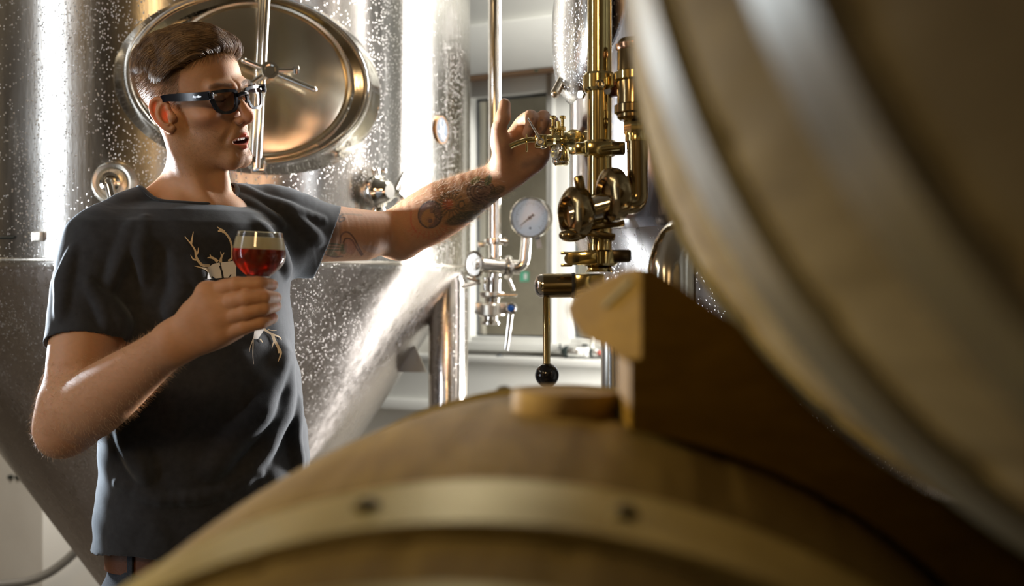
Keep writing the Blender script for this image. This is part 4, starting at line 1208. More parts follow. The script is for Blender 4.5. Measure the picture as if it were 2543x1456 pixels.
# legs
for k, ang in enumerate((-11, 109, 229)):
    a = math.radians(ang); lx, ly = AX+.77*math.cos(a), AY+.77*math.sin(a)
    if k == 0: lx, ly = P(1113, 0, 3.12)[0], 3.12
    lg = put('leg', lathe([(.054, .03), (.054, AZ+.02 if k else P(0, 700, 3.05)[2]), (.03, AZ+.03)], A(lx, ly, 0), UZ, 40), wetpol, ta)
    put('foot', lathe([(.075, 0), (.075, .012), (.03, .03), (.054, .04)], A(lx, ly, 0), UZ, 32), brush_m, lg)
    out = nrm(A(math.cos(a), math.sin(a), 0)); 
    put('leg_gusset', prism([(0, 0), (.10, 0), (0, .22)], A(lx, ly, AZ-.27)-out*.16+out*.0, out, UZ, np.cross(out, UZ), .006), brush_m, lg)
# manway
pc, nc = tank_hit(622, 206); nc = nrm(A(nc[0]*.6+.05, nc[1], 0)*1.0)
mx, my, md = frame_of(nc)
HW, HH = .262, .190
mw = put('manway_collar', lathe([(1.16, -.05), (1.07, -.004), (1.03, .010), (1.0, .035), (.995, .052), (.975, .060), (.95, .056), (.93, .045), (.86, .040), (.85, .0)], pc, nc, 128, sx=HW, sy=HH, caps=False), pol_m, ta)
pl_, nl_ = pc+A(.017, 0, .0)+nc*.036, nc
lid_m = steel('lid_stainless', (.70, .62, .48), .20, .5)
lr = [(.0, .030), (.10, .029), (.30, .026), (.60, .018), (.90, .008), (.965, .004), (.975, .011), (1.0, .014), (1.02, .010), (1.025, -.006)]
lid = put('manway_lid', lathe(list(reversed(lr)), pl_, nl_, 128, sx=.197, sy=.166), lid_m, ta)
vy = UZ; vx = -mx if mx[0] < 0 else mx
def mp(px, py, h=0.0):
    """point on the lid plane seen at a photo position, h above it"""
    d = P(px, py, 1.0)-A(0, 0, CZ); o = pl_+nl_*h
    t = ((o-A(0, 0, CZ)) @ nl_)/(d @ nl_); return A(0, 0, CZ)+d*t
arm = put('lid_crossbar', tube([mp(664, -34, .052), mp(640, 418, .052)], .0075, 20, flat=1.0), pol_m, ta)
put('crossbar_rail', tube([mp(650, -34, .040), mp(628, 418, .040)], .006, 16), pol_m, arm)
put('hinge_block', box(mp(640, 410, .035), .030, .045, .034, ax=(vx, nl_, UZ), bev=.006), pol_m, ta)
put('hinge_pin', tube([mp(618, 412, .045), mp(662, 410, .045)], .0065, 14), brush_m, ta)
hb = mp(668, 178, .055)
hub = put('handwheel_hub', lathe([(.012, -.045), (.012, .0), (.019, .002), (.020, .016), (.018, .022), (.012, .022), (.010, .016), (0, .016)], hb, nl_, 32), pol_m, ta)
for (px, py), rr, kind in (((780, 222), .0062, 'ball'), ((742, 174), .0060, 'nut'), ((606, 150), .0062, 'ball'), ((614, 214), .0060, 'nut')):
    e = mp(px, py, .064); s0 = hb+nl_*.010
    sp_ = put('spoke', tube([s0+(e-s0)*.1, e], rr, 16), pol_m, hub)
    if kind == 'ball': put('spoke_tip', sphere(e, rr*1.12, n=16), pol_m, sp_)
    else: put('spoke_nut', hexnut(e-nrm(e-s0)*.012, e-s0, .0095, .012), pol_m, sp_)
# round blank port at left
p, n = tank_hit(284, 456); prt = put('port', lathe([(.052, -.01), (.046, .004), (.044, .018), (.040, .022), (.034, .020), (.030, .012), (0, .012)], p, n, 40), brush_m, ta)
put('port_nozzle', tube(bent([p+n*.01, p+n*.05, p+n*.055+A(.010, 0, -.035)], .014), .010, 16), pol_m, prt)
put('port_socket', lathe([(.020, .0), (.021, .026), (.016, .030), (.012, .026), (0, .026)], p+n*.012, n, 28), pol_m, prt)
# cable tie and clip round the tank
pcz, _ = tank_hit(98, 590); z_ = pcz[2]
arc = [A(AX+(AR+.003)*math.cos(math.radians(t)), AY+(AR+.003)*math.sin(math.radians(t)), z_) for t in range(196, 262, 2)]
cb = put('sensor_cable', tube(arc, .0028, 8), black_pl); tag(cb, 'thin dark cable running round the tank left of the man', 'cable')
p, n = tank_hit(98, 588)
ck = put('cable_clamp', box(p+n*.007, .022, .014, .020, ax=(np.cross(UZ, n), n, UZ), bev=.002), brush_m); tag(ck, 'small square metal clamp holding the cable to the tank', 'clamp')
# round badge with a skull emblem on the tank
p, n = tank_hit(1093, 323); bx = -np.cross(n, UZ); bx = bx if bx[0] > 0 else -bx
bd = empty('tank_badge', p, 'round pewter badge with stag skull emblem on the right of the big tank', 'badge')
badge_m = mat('pewter', (.20, .23, .27), .7, 0.0, Specular_IOR_Level=.2)
put('disc', lathe([(.033, -.006), (.034, .004), (.032, .0055), (0, .0055)], p, n, 48), badge_m, bd)
put('rim', lathe([(.034, -.006), (.036, .004), (.0355, .0065), (.0330, .0065), (.0325, .003)], p, n, 48, caps=False), mat('bronze_rim', (.45, .25, .12), .3, 1.0), bd)
emb = mat('white_enamel', (.9, .9, .88), .4); eo = p+n*.0058
def E(poly): 
    return prism(poly, eo, bx, UZ, n, .0008)
def Est(pts, w0, w1, bm):
    for s_ in stroke([(a*1000, b_*1000) for a, b_ in pts], w0*1000, w1*1000): prism([(a/1000, b_/1000) for a, b_ in s_], eo, bx, UZ, n, .0008, bm)
eb_ = prism([(-.007, .006), (.007, .006), (.008, -.002), (.003, -.012), (-.003, -.012), (-.008, -.002)], eo, bx, UZ, n, .0008)
for s_ in (-1, 1):
    Est([(s_*.005, .006), (s_*.011, .012), (s_*.010, .020), (s_*.007, .026)], .0030, .0012, eb_); Est([(s_*.011, .013), (s_*.015, .015)], .002, .001, eb_)
put('emblem', eb_, emb, bd)
# the slanting lettering band below the skull: illegible strokes in the photo
bb = bmesh.new()
for k, (y0, w_) in enumerate(((-.010, .0035), (-.017, .0022), (-.022, .002))):
    for i in range(7 if k == 0 else 1):
        x0 = -.022+i*.0062 if k == 0 else -.014+.003*k
        if k == 0: Est([(x0, y0-(x0+.02)*.30+.004), (x0+.0045, y0-(x0+.0245)*.30+.004)], w_, w_, bb)
        else: Est([(x0, y0-(x0+.02)*.30+.004), (x0+.026, y0-(x0+.046)*.30+.004)], w_*.6, w_*.6, bb)
put('emblem_band', bb, emb, bd)

# ---------------------------------------------------------------- sample valve (built in a local frame, reused)
def sample_valve(name, o, n, side, label, m, s=1.0, parts=True, grp=None):
    """o: seat on the tank, n: outward, side: spout direction"""
    n = nrm(n); side = nrm(side-n*(side @ n)); up = UZ
    e = empty(name, o, label, 'valve', grp)
    q = lambda a, b_, c: o+n*(a*s)+side*(b_*s)+up*(c*s)
    put('ferrule', lathe([(.017*s, -.03*s), (.017*s, .004*s), (.026*s, .006*s), (.027*s, .016*s), (.025*s, .018*s)], o, n, 32), m, e)
    put('body', lathe([(.024*s, .016*s), (.030*s, .022*s), (.030*s, .032*s), (.022*s, .040*s), (.019*s, .050*s), (.014*s, .054*s), (0, .054*s)], o, n, 32), m, e)
    put('clamp_ring', lathe([(.031*s, .012*s), (.033*s, .016*s), (.033*s, .026*s), (.031*s, .030*s), (.027*s, .028*s), (.027*s, .014*s)], o, n, 40, closed=True), m, e)
    put('clamp_lug', box(q(.021, 0, .036), .012*s, .014*s, .014*s, ax=(n, side, up), bev=.002*s), m, e)
    b2 = put('clamp_bolt', tube([q(.021, -.012, .040), q(.021, .022, .040)], .0032*s, 12), m, e)
    put('wing_nut', box(q(.021, .016, .040), .020*s, .006*s, .009*s, ax=(n, side, up), bev=.002*s), m, b2)
    put('bonnet', lathe([(.012*s, 0), (.012*s, .024*s), (.009*s, .028*s), (.009*s, .040*s)], q(.040, 0, .0), side, 24), m, e)
    put('spout', tube(bent([q(.042, .020, -.004), q(.044, .042, -.004), q(.046, .058, -.016)], .02*s), .0052*s, 14), m, e)
    put('lever', tube([q(.050, .020, .006), q(.050, .046, .040)], [.0045*s, .0025*s], 10), m, e)
    put('bottom_plug', lathe([(.013*s, 0), (.015*s, .006*s), (.015*s, .014*s), (.008*s, .018*s), (0, .018*s)], q(.026, 0, -.030), -up, 24), m, e)
    return e
p, n = tank_hit(914, 478); sample_valve('sample_valve', p, n+A(.3, 0, 0), A(1, .1, 0), 'polished sample valve on the big tank, above the outstretched arm', pol_m, 1.25)

# ---------------------------------------------------------------- TANK B (right)
BX, BY, BR = .608, 2.12, .5
tb = empty('fermentation_tank', A(BX, BY, 0), 'second stainless tank at right, behind the gold-lit pipework', 'tank')
BZ = P(0, 560, 1.75)[2]
mirror_m = steel('mirror_stainless', (.80, .76, .76), .14, .4, aniso=.6)
put('tank_wall', lathe([(0, 2.75), (BR*.6, 2.73), (BR*.93, 2.66), (BR, 2.58), (BR, BZ+.02), (BR-.006, BZ)], A(BX, BY, 0), UZ, 140), mirror_m, tb, angle=25)
put('cone', lathe([(BR-.005, BZ+.002), (BR-.02, BZ-.03), (.05, .55), (.03, .5), (.03, .3), (0, .3)], A(BX, BY, 0), UZ, 140), cone_m, tb, angle=25)
for o in tb.children: recentre(o, BX, BY)
for k, ang in enumerate((60, 150, 300)):
    a = math.radians(ang); lx, ly = BX+.45*math.cos(a), BY+.45*math.sin(a)
    lg = put('leg', lathe([(.035, .03), (.035, BZ), (.02, BZ+.01)], A(lx, ly, 0), UZ, 28), pol_m, tb)
    put('foot', lathe([(.055, 0), (.055, .012), (.02, .03), (.035, .04)], A(lx, ly, 0), UZ, 24), brush_m, lg)
# side manway seen edge on, beaded with drops
d_ = math.hypot(BX, BY); ca = math.atan2(BX, BY)-math.asin(BR/d_); 
tgt = A(math.sin(ca), math.cos(ca), 0)*math.sqrt(d_*d_-BR*BR); tn = nrm(A(tgt[0]-BX, tgt[1]-BY, 0)); tn = nrm(tn+A(0, -.18, 0))
so = A(BX, BY, 0)+tn*(BR-.012); so[2] = P(0, 62, 2.1)[2]
drop_m = steel('dewy_stainless', (.60, .58, .55), .20, .8, 1.6)
put('manway_dome', lathe([(1.05, -.01), (1.0, .012), (.9, .024), (.6, .034), (.3, .038), (0, .039)], so, tn, 80, sx=.19, sy=.150), drop_m, tb)
e = P(1378, 151, 2.12); st = put('threaded_stud', lathe(sum([[(.0075, i*.0028), (.0088, i*.0028+.0014)] for i in range(9)], [])+[(.006, .026), (0, .026)], e+A(.028, .0, 0), A(-1, -.1, .05), 20), pol_m, tb)
put('dome_handle', tube([P(1402, 190, 2.10), P(1379, 232, 2.08)], .0088, 18), lid_m, tb); put('handle_tip', sphere(P(1379, 232, 2.08), .0088, n=18), lid_m, tb)
# manual valve the hand turns
hitp, hn = tank_hit(1440, 352, BX, BY, BR)
warm_lit_m = steel('warm_lit_stainless', (.74, .60, .28), .11, .25)  # stainless tinted yellow, the warm reflections put into its colour
e = empty('sample_valve', hitp, 'small brass-toned sample valve gripped by the outstretched hand', 'valve')
D1 = 1.955
def q(px, py, d=D1): return P(px, py, d)
put('ferrule', lathe([(.016, 0), (.016, .02), (.022, .024), (.022, .034), (.016, .036)], hitp+A(.004, .01, 0), q(1400, 350)-hitp, 28), warm_lit_m, e)
put('body', lathe([(.011, 0), (.013, .004), (.013, .034), (.010, .038), (.010, .062), (0, .064)], q(1428, 347), A(-1, 0, -.03), 28), warm_lit_m, e)
put('clamp_ring', lathe([(.016, -.006), (.019, -.003), (.019, .004), (.016, .007), (.012, .006), (.012, -.005)], q(1378, 352), A(-1, -.25, .0), 32, closed=True), warm_lit_m, e)
cl = put('clamp_post', tube([q(1388, 342), q(1386, 302)], .0040, 14), warm_lit_m, e); put('post_cap', lathe([(.007, 0), (.0072, .012), (.004, .014)], q(1388, 340), UZ, 16), warm_lit_m, cl)
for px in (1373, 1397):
    b2 = put('clamp_bolt', tube([q(px, 338, D1-.012), q(px, 294, D1-.012)], .0030, 12), warm_lit_m, e)
    put('bolt_head', hexnut(q(px, 296, D1-.012), UZ, .0052, .006), warm_lit_m, b2); put('bolt_nut', hexnut(q(px, 326, D1-.012), UZ, .0055, .008), warm_lit_m, b2)
vb = put('valve_block', box(q(1343, 352), .021, .022, .022, ax=(A(1, 0, 0), A(0, 1, 0), UZ), bev=.002), warm_lit_m, e)
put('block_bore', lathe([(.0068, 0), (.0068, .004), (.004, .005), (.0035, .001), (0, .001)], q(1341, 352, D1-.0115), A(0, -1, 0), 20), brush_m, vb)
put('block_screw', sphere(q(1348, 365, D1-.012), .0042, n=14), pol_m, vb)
put('spout', tube(smooth_path([q(1332, 347), q(1310, 348), q(1288, 354), q(1266, 364)], 6), .0046, 16), warm_lit_m, e)
put('spout_collar', box(q(1308, 356), .0030, .008, .030, bev=.001), warm_lit_m, e)
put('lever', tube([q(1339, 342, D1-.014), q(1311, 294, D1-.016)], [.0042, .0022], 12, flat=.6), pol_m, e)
put('drain_cup', lathe([(.010, 0), (.014, .008), (.015, .026), (.011, .034), (0, .035)], q(1392, 362), A(.05, 0, -1), 28), warm_lit_m, e)
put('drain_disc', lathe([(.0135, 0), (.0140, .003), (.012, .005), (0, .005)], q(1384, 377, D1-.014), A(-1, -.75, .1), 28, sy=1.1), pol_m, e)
put('drain_rim', lathe([(.0125, 0), (.0145, .002), (.0145, .006), (.0125, .008)], q(1392, 395), A(0, 0, -1), 28, closed=True), pol_m, e)
# ================================================================ REAR PIPE ASSEMBLY (beside the big tank)
def clamp(o, d, r, m, parent, bolt=None, name='pipe_clamp', w=.012):
    d = nrm(d); c = put(name, lathe([(r*.86, -w), (r, -w*.75), (r*1.02, 0), (r, w*.75), (r*.86, w), (r*.7, w*.6), (r*.7, -w*.6)], o, d, 36, closed=True), m, parent)
    if bolt is not None:
        b_ = nrm(bolt); t = nrm(np.cross(d, b_))
        lg = put('clamp_lug', box(np.asarray(o)+b_*(r*1.12), r*.42, w*1.7, r*.5, ax=(b_, d, t), bev=.0015), m, c if c.parent.parent is None else parent)
    return c
DR = 2.86
r_ = lambda px, py, d=DR: P(px, py, d)
rp = empty('riser_pipe', A(r_(1228, 0)[0], DR, r_(0, 690)[2]), 'tall polished riser pipe with gauge branch, right of the big tank', 'pipe')
put('tube', lathe([(.0162, 0), (.0162, 3.28-r_(0, 700)[2])], r_(1229, 700), UZ, 32), pol_m, rp)
c = clamp(r_(1229, 600), UZ, .026, pol_m, rp, A(1, -.3, 0), w=.008)
put('wing_nut', box(r_(1254, 600, DR-.005), .010, .006, .022, bev=.003), pol_m, rp); put('clamp_tail', box(r_(1196, 608), .020, .008, .014, bev=.003), brush_m, rp)
put('clamp_bolt', tube([r_(1236, 598, DR-.02), r_(1262, 602, DR-.02)], .0042, 12), pol_m, rp)
put('cross_tube', tube([r_(1178, 658, DR-.03), r_(1290, 664, DR+.01)], .0185, 28), pol_m, rp)
cap = put('blank_cap', lathe([(.019, -.022), (.026, -.018), (.0275, -.008), (.0275, .002), (.0235, .005), (.022, .0035), (0, .0035)], r_(1178, 657, DR-.035), A(-.35, -1, 0), 36, sy=1.25, sx=.9), pol_m, rp)
put('cap_bolt', tube([r_(1160, 690, DR-.04), r_(1192, 700, DR-.04)], .0045, 12), pol_m, cap)
put('cap_nut', hexnut(r_(1184, 700, DR-.04), A(1, 0, -.2), .0075, .010), pol_m, cap)
put('elbow_ring', lathe([(.022, -.010), (.029, -.006), (.031, 0), (.029, .006), (.022, .010)], r_(1262, 664, DR), A(1, .25, .0), 36, closed=True), pol_m, rp)
put('gauge_elbow', tube(bent([r_(1258, 668), r_(1302, 662), r_(1308, 590)], .032, 10), .0135, 26), pol_m, rp)
put('support_strut', tube([r_(1262, 690, DR+.02), r_(1276, 722, DR+.02)], .004, 10), pol_m, rp)
put('lower_tube', tube([r_(1226, 690), r_(1226, 726)], .0185, 28), pol_m, rp)
put('left_tube', tube([r_(1207, 690, DR+.02), r_(1207, 722, DR+.02)], .008, 14), pol_m, rp)
# pressure gauge
gc = r_(1317, 541, DR-.02); gn = nrm(A(-.30, -1, -.05))
pg = empty('pressure_gauge', gc, 'round white-faced pressure gauge standing on its elbow by the window', 'gauge')
put('case', lathe([(.046, -.034), (.050, -.030), (.0505, -.004), (.052, .0), (.052, .007), (.0485, .010), (.0465, .006), (.0465, .0), (0, .0)], gc, gn, 64), pol_m, pg)
face_m = mat('gauge_face', (.78, .83, .88), .5); blk = mat('black_ink', (.01, .015, .02), .5)
gxv = nrm(np.cross(gn, UZ)); gxv = gxv if gxv[0] > 0 else -gxv; gyv = np.cross(gn, gxv); gyv = gyv if gyv[2] > 0 else -gyv
put('dial', lathe([(.0462, 0), (.0462, .001), (0, .001)], gc+gn*.0005, gn, 64), face_m, pg)
bt = bmesh.new()
for k in range(28):
    a = math.radians(225-k*10); L_ = .007 if k % 3 == 0 else .004
    c_ = gc+gn*.0017+(gxv*math.cos(a)+gyv*math.sin(a))*(.0385-L_/2); rdir = gxv*math.cos(a)+gyv*math.sin(a)
    box(c_, L_, .0009, .0003, bt, ax=(rdir, np.cross(gn, rdir), gn))
put('dial_marks', bt, blk, pg)
nd = nrm(gxv*(-.80)+gyv*(-.62)); put('needle', prism([(-.012, -.004), (-.014, .004), (-.006, .0022), (.032, .0006), (.032, -.0006), (-.006, -.0022)], gc+gn*.003, nd, np.cross(gn, nd), gn, .0012), blk, pg)
put('needle_hub', lathe([(.0045, 0), (.0045, .003), (0, .0035)], gc+gn*.0025, gn, 20), blk, pg)
gg = mat('gauge_crystal', (.93, .97, 1.0), .02, Transmission_Weight=1.0, IOR=1.3)
put('crystal', lathe([(.047, .0), (.047, .0015), (0, .0015)], gc+gn*.0068, gn, 48), gg, pg)
put('stem', lathe([(.0125, 0), (.0125, .018), (.009, .022), (.0095, .050)], r_(1308, 592), UZ, 20), brush_m, pg)
put('dial_screw', lathe([(.0028, 0), (.0022, .001), (0, .001)], gc+gn*.0016-gyv*.026, gn, 12), blk, pg)
tg = put('paper_tag', box(r_(1337, 602, DR-.01), .013, .001, .030, ax=(nrm(A(1, 0, .2)), A(0, 1, 0), nrm(A(-.2, 0, 1)))), white_pl); tag(tg, 'small white paper tag hanging under the pressure gauge', 'tag')
# butterfly valve below
bvz = r_(0, 790)[2]
bv = empty('butterfly_valve', r_(1221, 790), 'steel butterfly valve with blue button at the foot of the riser pipe', 'valve')
put('upper_ferrule', lathe([(.0185, 0), (.028, -.004), (.030, -.010), (.028, -.014), (.020, -.016), (.018, -.030)], r_(1223, 725), UZ, 32), pol_m, bv)
put('clamp_ring', lathe([(.026, -.006), (.031, -.004), (.031, .004), (.026, .006)], r_(1222, 731), UZ, 36, closed=True), brush_m, bv)
put('clamp_handle', tube([r_(1235, 733, DR-.025), r_(1284, 733, DR-.03)], [.0050, .0045], 14), pol_m, bv)
put('valve_body', lathe([(.030, -.018), (.034, -.015), (.034, .010), (.030, .014)], r_(1221, 768), UZ, 36), brush_m, bv)
put('lug', box(r_(1190, 766, DR-.01), .022, .020, .030, bev=.004), brush_m, bv); put('lug', box(r_(1250, 766, DR-.015), .020, .020, .028, bev=.003), brush_m, bv)
put('lower_ferrule', lathe([(.018, 0), (.018, -.014), (.024, -.018), (.024, -.024), (.018, -.026), (0, -.026)], r_(1219, 782), UZ, 32), pol_m, bv)
kb = put('button_housing', lathe([(.012, -.02), (.0155, -.016), (.0155, .006), (.012, .010), (.0085, .008)], r_(1269, 766, DR-.03), A(.05, -1, 0), 28), pol_m, bv)
put('blue_button', lathe([(.0085, .002), (.0080, .010), (.005, .013), (0, .0135)], r_(1269, 766, DR-.03), A(.05, -1, 0), 24), mat('blue_plastic', (.02, .16, .62), .3), kb)
put('lever', tube([r_(1268, 778, DR-.03), r_(1257, 870, DR-.03)], [.0070, .0048], 14, flat=.6), pol_m, bv)
# bracket from the tank cone
br = put('pipe_bracket', tube([r_(1190, 700, DR-.0), P(1150, 712, 2.97)], .006, 12), pol_m, rp)

# ================================================================ FRONT PIPEWORK (gold-lit)
DF = 1.60
f_ = lambda px, py, d=DF: P(px, py, d)
vp = empty('vertical_pipe', A(f_(1487, 0)[0], DF, f_(0, 690)[2]), 'thick gold-lit vertical pipe running up in front of the right tank', 'pipe')
R1 = .0172
put('tube', lathe([(R1, 0), (R1, 2.9-f_(0, 660)[2])], f_(1489, 660), UZ, 40), warm_lit_m, vp)
put('ceiling_flange', lathe([(.03, 0), (.03, .02), (.018, .03), (.018, .40)], A(f_(1489, 0)[0], DF, 2.9-.02), UZ, 32), warm_lit_m, vp)
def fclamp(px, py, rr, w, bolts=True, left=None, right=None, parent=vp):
    c = put('pipe_clamp', lathe([(rr*.86, -w), (rr, -w*.7), (rr, w*.7), (rr*.86, w), (rr*.7, 0)], f_(px, py), UZ, 40, closed=True), warm_lit_m, parent)
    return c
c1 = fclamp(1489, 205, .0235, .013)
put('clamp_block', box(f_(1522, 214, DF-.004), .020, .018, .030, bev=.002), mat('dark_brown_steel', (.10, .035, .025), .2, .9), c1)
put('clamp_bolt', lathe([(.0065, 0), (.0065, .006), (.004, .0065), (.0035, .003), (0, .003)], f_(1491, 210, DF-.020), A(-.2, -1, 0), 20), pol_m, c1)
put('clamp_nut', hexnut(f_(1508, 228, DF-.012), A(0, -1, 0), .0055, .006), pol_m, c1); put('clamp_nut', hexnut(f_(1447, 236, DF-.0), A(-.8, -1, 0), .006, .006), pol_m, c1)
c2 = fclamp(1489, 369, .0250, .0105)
put('clamp_bar', box(f_(1490, 369, DF-.026), .034, .008, .020, bev=.002), warm_lit_m, c2)
put('clamp_arm', box(f_(1530, 369, DF-.018), .026, .012, .019, bev=.003), mat('dark_clamp_steel', (.16, .12, .07), .25, 1.0), c2)  # right clamp arm in a darker steel colour
put('clamp_arm', box(f_(1447, 369, DF-.006), .022, .014, .017, bev=.003), warm_lit_m, c2)
put('clamp_rod', tube([f_(1494, 371, DF-.034), f_(1538, 367, DF-.034)], .0035, 12), warm_lit_m, c2)
# second pipe: filter housing, union and swept elbow
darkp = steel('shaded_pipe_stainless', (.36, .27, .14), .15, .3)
ep = empty('filter_housing', f_(1572, 300, 1.56), 'dark copper-toned filter housing on a swept pipe beside the barrel', 'filter')
D2 = 1.56
g_ = lambda px, py, d=D2: P(px, py, d)
copper = mat('copper_tone', (.55, .30, .18), .2, 1.0)
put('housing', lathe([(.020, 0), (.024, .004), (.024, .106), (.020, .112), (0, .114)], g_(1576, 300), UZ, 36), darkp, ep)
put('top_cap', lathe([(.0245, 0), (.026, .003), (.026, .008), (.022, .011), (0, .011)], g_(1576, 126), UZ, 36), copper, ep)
for py in (190, 272): put('band', lathe([(.025, -.007), (.028, -.005), (.028, .005), (.025, .007)], g_(1576, py), UZ, 36, closed=True), warm_lit_m if py == 190 else darkp, ep)
put('union_nut', hexnut(g_(1580, 335), UZ, .0175, .020), warm_lit_m, ep)
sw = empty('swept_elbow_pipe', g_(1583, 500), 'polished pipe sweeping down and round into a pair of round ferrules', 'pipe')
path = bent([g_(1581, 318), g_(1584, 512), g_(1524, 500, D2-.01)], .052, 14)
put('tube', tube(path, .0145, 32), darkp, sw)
put('union', lathe([(.0165, 0), (.0165, .012), (.0145, .016)], g_(1581, 352), UZ, 32), warm_lit_m, sw)
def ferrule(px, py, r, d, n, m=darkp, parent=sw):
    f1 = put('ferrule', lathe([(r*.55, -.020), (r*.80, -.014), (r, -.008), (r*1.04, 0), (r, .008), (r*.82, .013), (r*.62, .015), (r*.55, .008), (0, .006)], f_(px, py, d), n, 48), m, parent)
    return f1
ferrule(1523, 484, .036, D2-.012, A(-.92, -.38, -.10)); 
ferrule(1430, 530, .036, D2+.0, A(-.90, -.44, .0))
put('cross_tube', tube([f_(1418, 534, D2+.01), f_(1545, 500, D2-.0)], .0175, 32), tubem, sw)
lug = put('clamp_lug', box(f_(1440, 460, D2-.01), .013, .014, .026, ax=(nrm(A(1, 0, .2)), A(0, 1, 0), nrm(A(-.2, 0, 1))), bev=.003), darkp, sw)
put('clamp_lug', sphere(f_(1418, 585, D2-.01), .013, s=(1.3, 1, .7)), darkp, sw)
# lower clamps and lever valve
tb2 = empty('lever_valve', f_(1400, 710), 'heavy lever valve with a long rod and black ball knob', 'valve')
put('neck', lathe([(.020, 0), (.0172, .004), (.0172, .07)], f_(1489, 676), UZ, 36), warm_lit_m, tb2)
wv = put('clamp_wedge', box(f_(1482, 583, DF-.012), .050, .030, .010, ax=(nrm(A(1, 0, -.18)), A(0, 1, 0), nrm(A(.18, 0, 1))), bev=.002), darkp, vp)
put('clamp_wedge', box(f_(1500, 560, DF-.010), .055, .030, .010, ax=(nrm(A(1, 0, .10)), A(0, 1, 0), nrm(A(-.10, 0, 1))), bev=.002), darkp, vp)
put('wedge_link', tube([f_(1453, 556, DF-.02), f_(1466, 604, DF-.02)], .0028, 10), pol_m, vp)
c3 = put('lower_clamp', lathe([(.022, -.011), (.0255, -.008), (.0255, .008), (.022, .011)], f_(1489, 641), UZ, 40, closed=True), warm_lit_m, tb2)
put('clamp_bar', box(f_(1447, 641, DF-.020), .044, .012, .019, ax=(nrm(A(1, -.2, .03)), nrm(A(.2, 1, 0)), UZ), bev=.003), warm_lit_m, c3)
put('clamp_fork', box(f_(1407, 629, DF-.016), .016, .012, .004, bev=.001), warm_lit_m, c3); put('clamp_fork', box(f_(1407, 659, DF-.016), .016, .012, .004, bev=.001), warm_lit_m, c3)
put('clamp_eye', lathe([(.0075, 0), (.0075, .010), (.004, .010), (.004, .001)], f_(1414, 643, DF-.012), A(0, -1, 0), 20), darkp, c3)
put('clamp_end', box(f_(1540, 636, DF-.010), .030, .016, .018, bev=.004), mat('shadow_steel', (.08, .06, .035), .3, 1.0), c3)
put('valve_body', tube([f_(1349, 710), f_(1430, 709)], [.0172, .0172], 40), darkp, tb2)
put('end_cap', lathe([(.0168, 0), (.0165, .005), (.013, .010), (.006, .0125), (0, .013)], f_(1350, 710), A(-1, 0, 0), 36), pol_m, tb2)
put('valve_block', box(f_(1462, 711), .042, .036, .034, bev=.003), warm_lit_m, tb2)
put('packing_ring', lathe([(.0172, -.003), (.0182, 0), (.0172, .003)], f_(1424, 709), A(1, 0, 0), 40, closed=True), hole_m, tb2)
put('grub_screw', lathe([(.003, 0), (.003, .001), (0, .001)], f_(1362, 686), UZ, 12), hole_m, tb2)
put('outlet', lathe([(.019, 0), (.019, .03), (.022, .034), (.022, .05), (.0, .05)], f_(1489, 735), A(0, 0, -1), 32), warm_lit_m, tb2)
lv = put('lever_rod', tube([f_(1357, 735), f_(1358, 918)], [.0052, .0050], 20), warm_lit_m, tb2)
put('knob', sphere(f_(1358.5, 932), .0170, n=40), mat('black_bakelite', (.008, .009, .014), .13, Coat_Weight=.5), lv)
# big polished bend that comes from behind the barrel
DBp = 1.42
be = put('elbow_pipe', tube(bent([P(1850, 578, 1.62), P(1668, 588, 1.50), P(1668, 1250, 1.42)], .075, 14), .0315, 48), tubem); tag(be, 'wide mirror-polished elbow pipe turning down beside the barrel', 'pipe')
# ================================================================ BARRELS
oak = mat('oak_staves', (.30, .19, .09), .55)
def oakmat(name, c0, c1, c2, sc=(9, 1.2, 9)):
    m = mat(name, c0, .62, Specular_IOR_Level=.18); v = texco(m, sc); g = noise(m, v, 8, 6, .65, .6)
    v2 = texco(m); bl = noise(m, v2, 5, 4, .6)
    c = ramp(m, g, [(.30, c0), (.55, c1), (.8, c2)]); c = mixc(m, mapr(m, bl, .52, .72, 0, .6), c, (.10, .06, .035))
    L(m, c, bsdf(m).inputs['Base Color']); bump(m, g, .3, .001); return m
oak_a = oakmat('old_oak', (.14, .095, .036), (.19, .135, .054), (.24, .175, .078))
oak_b = oakmat('pale_oak', (.19, .15, .090), (.26, .21, .13), (.33, .27, .175))
head_m = oakmat('oak_head', (.30, .18, .07), (.38, .24, .10), (.46, .30, .14), (9, 9, 1.2))
galv = mat('galvanised_hoop', (.52, .52, .50), .36, .85)
v = texco(galv); L(galv, ramp(galv, noise(galv, v, 14, 4), [(.3, (.40, .40, .38)), (.7, (.64, .65, .62))]), bsdf(galv).inputs['Base Color'])
warm_hoop_m = mat('warm_lit_hoop', (.50, .42, .22), .42, .75)  # hoop steel with the warm light on it put into the colour
v = texco(warm_hoop_m); L(warm_hoop_m, ramp(warm_hoop_m, noise(warm_hoop_m, v, 12, 4), [(.3, (.36, .29, .13)), (.7, (.60, .52, .30))]), bsdf(warm_hoop_m).inputs['Base Color'])
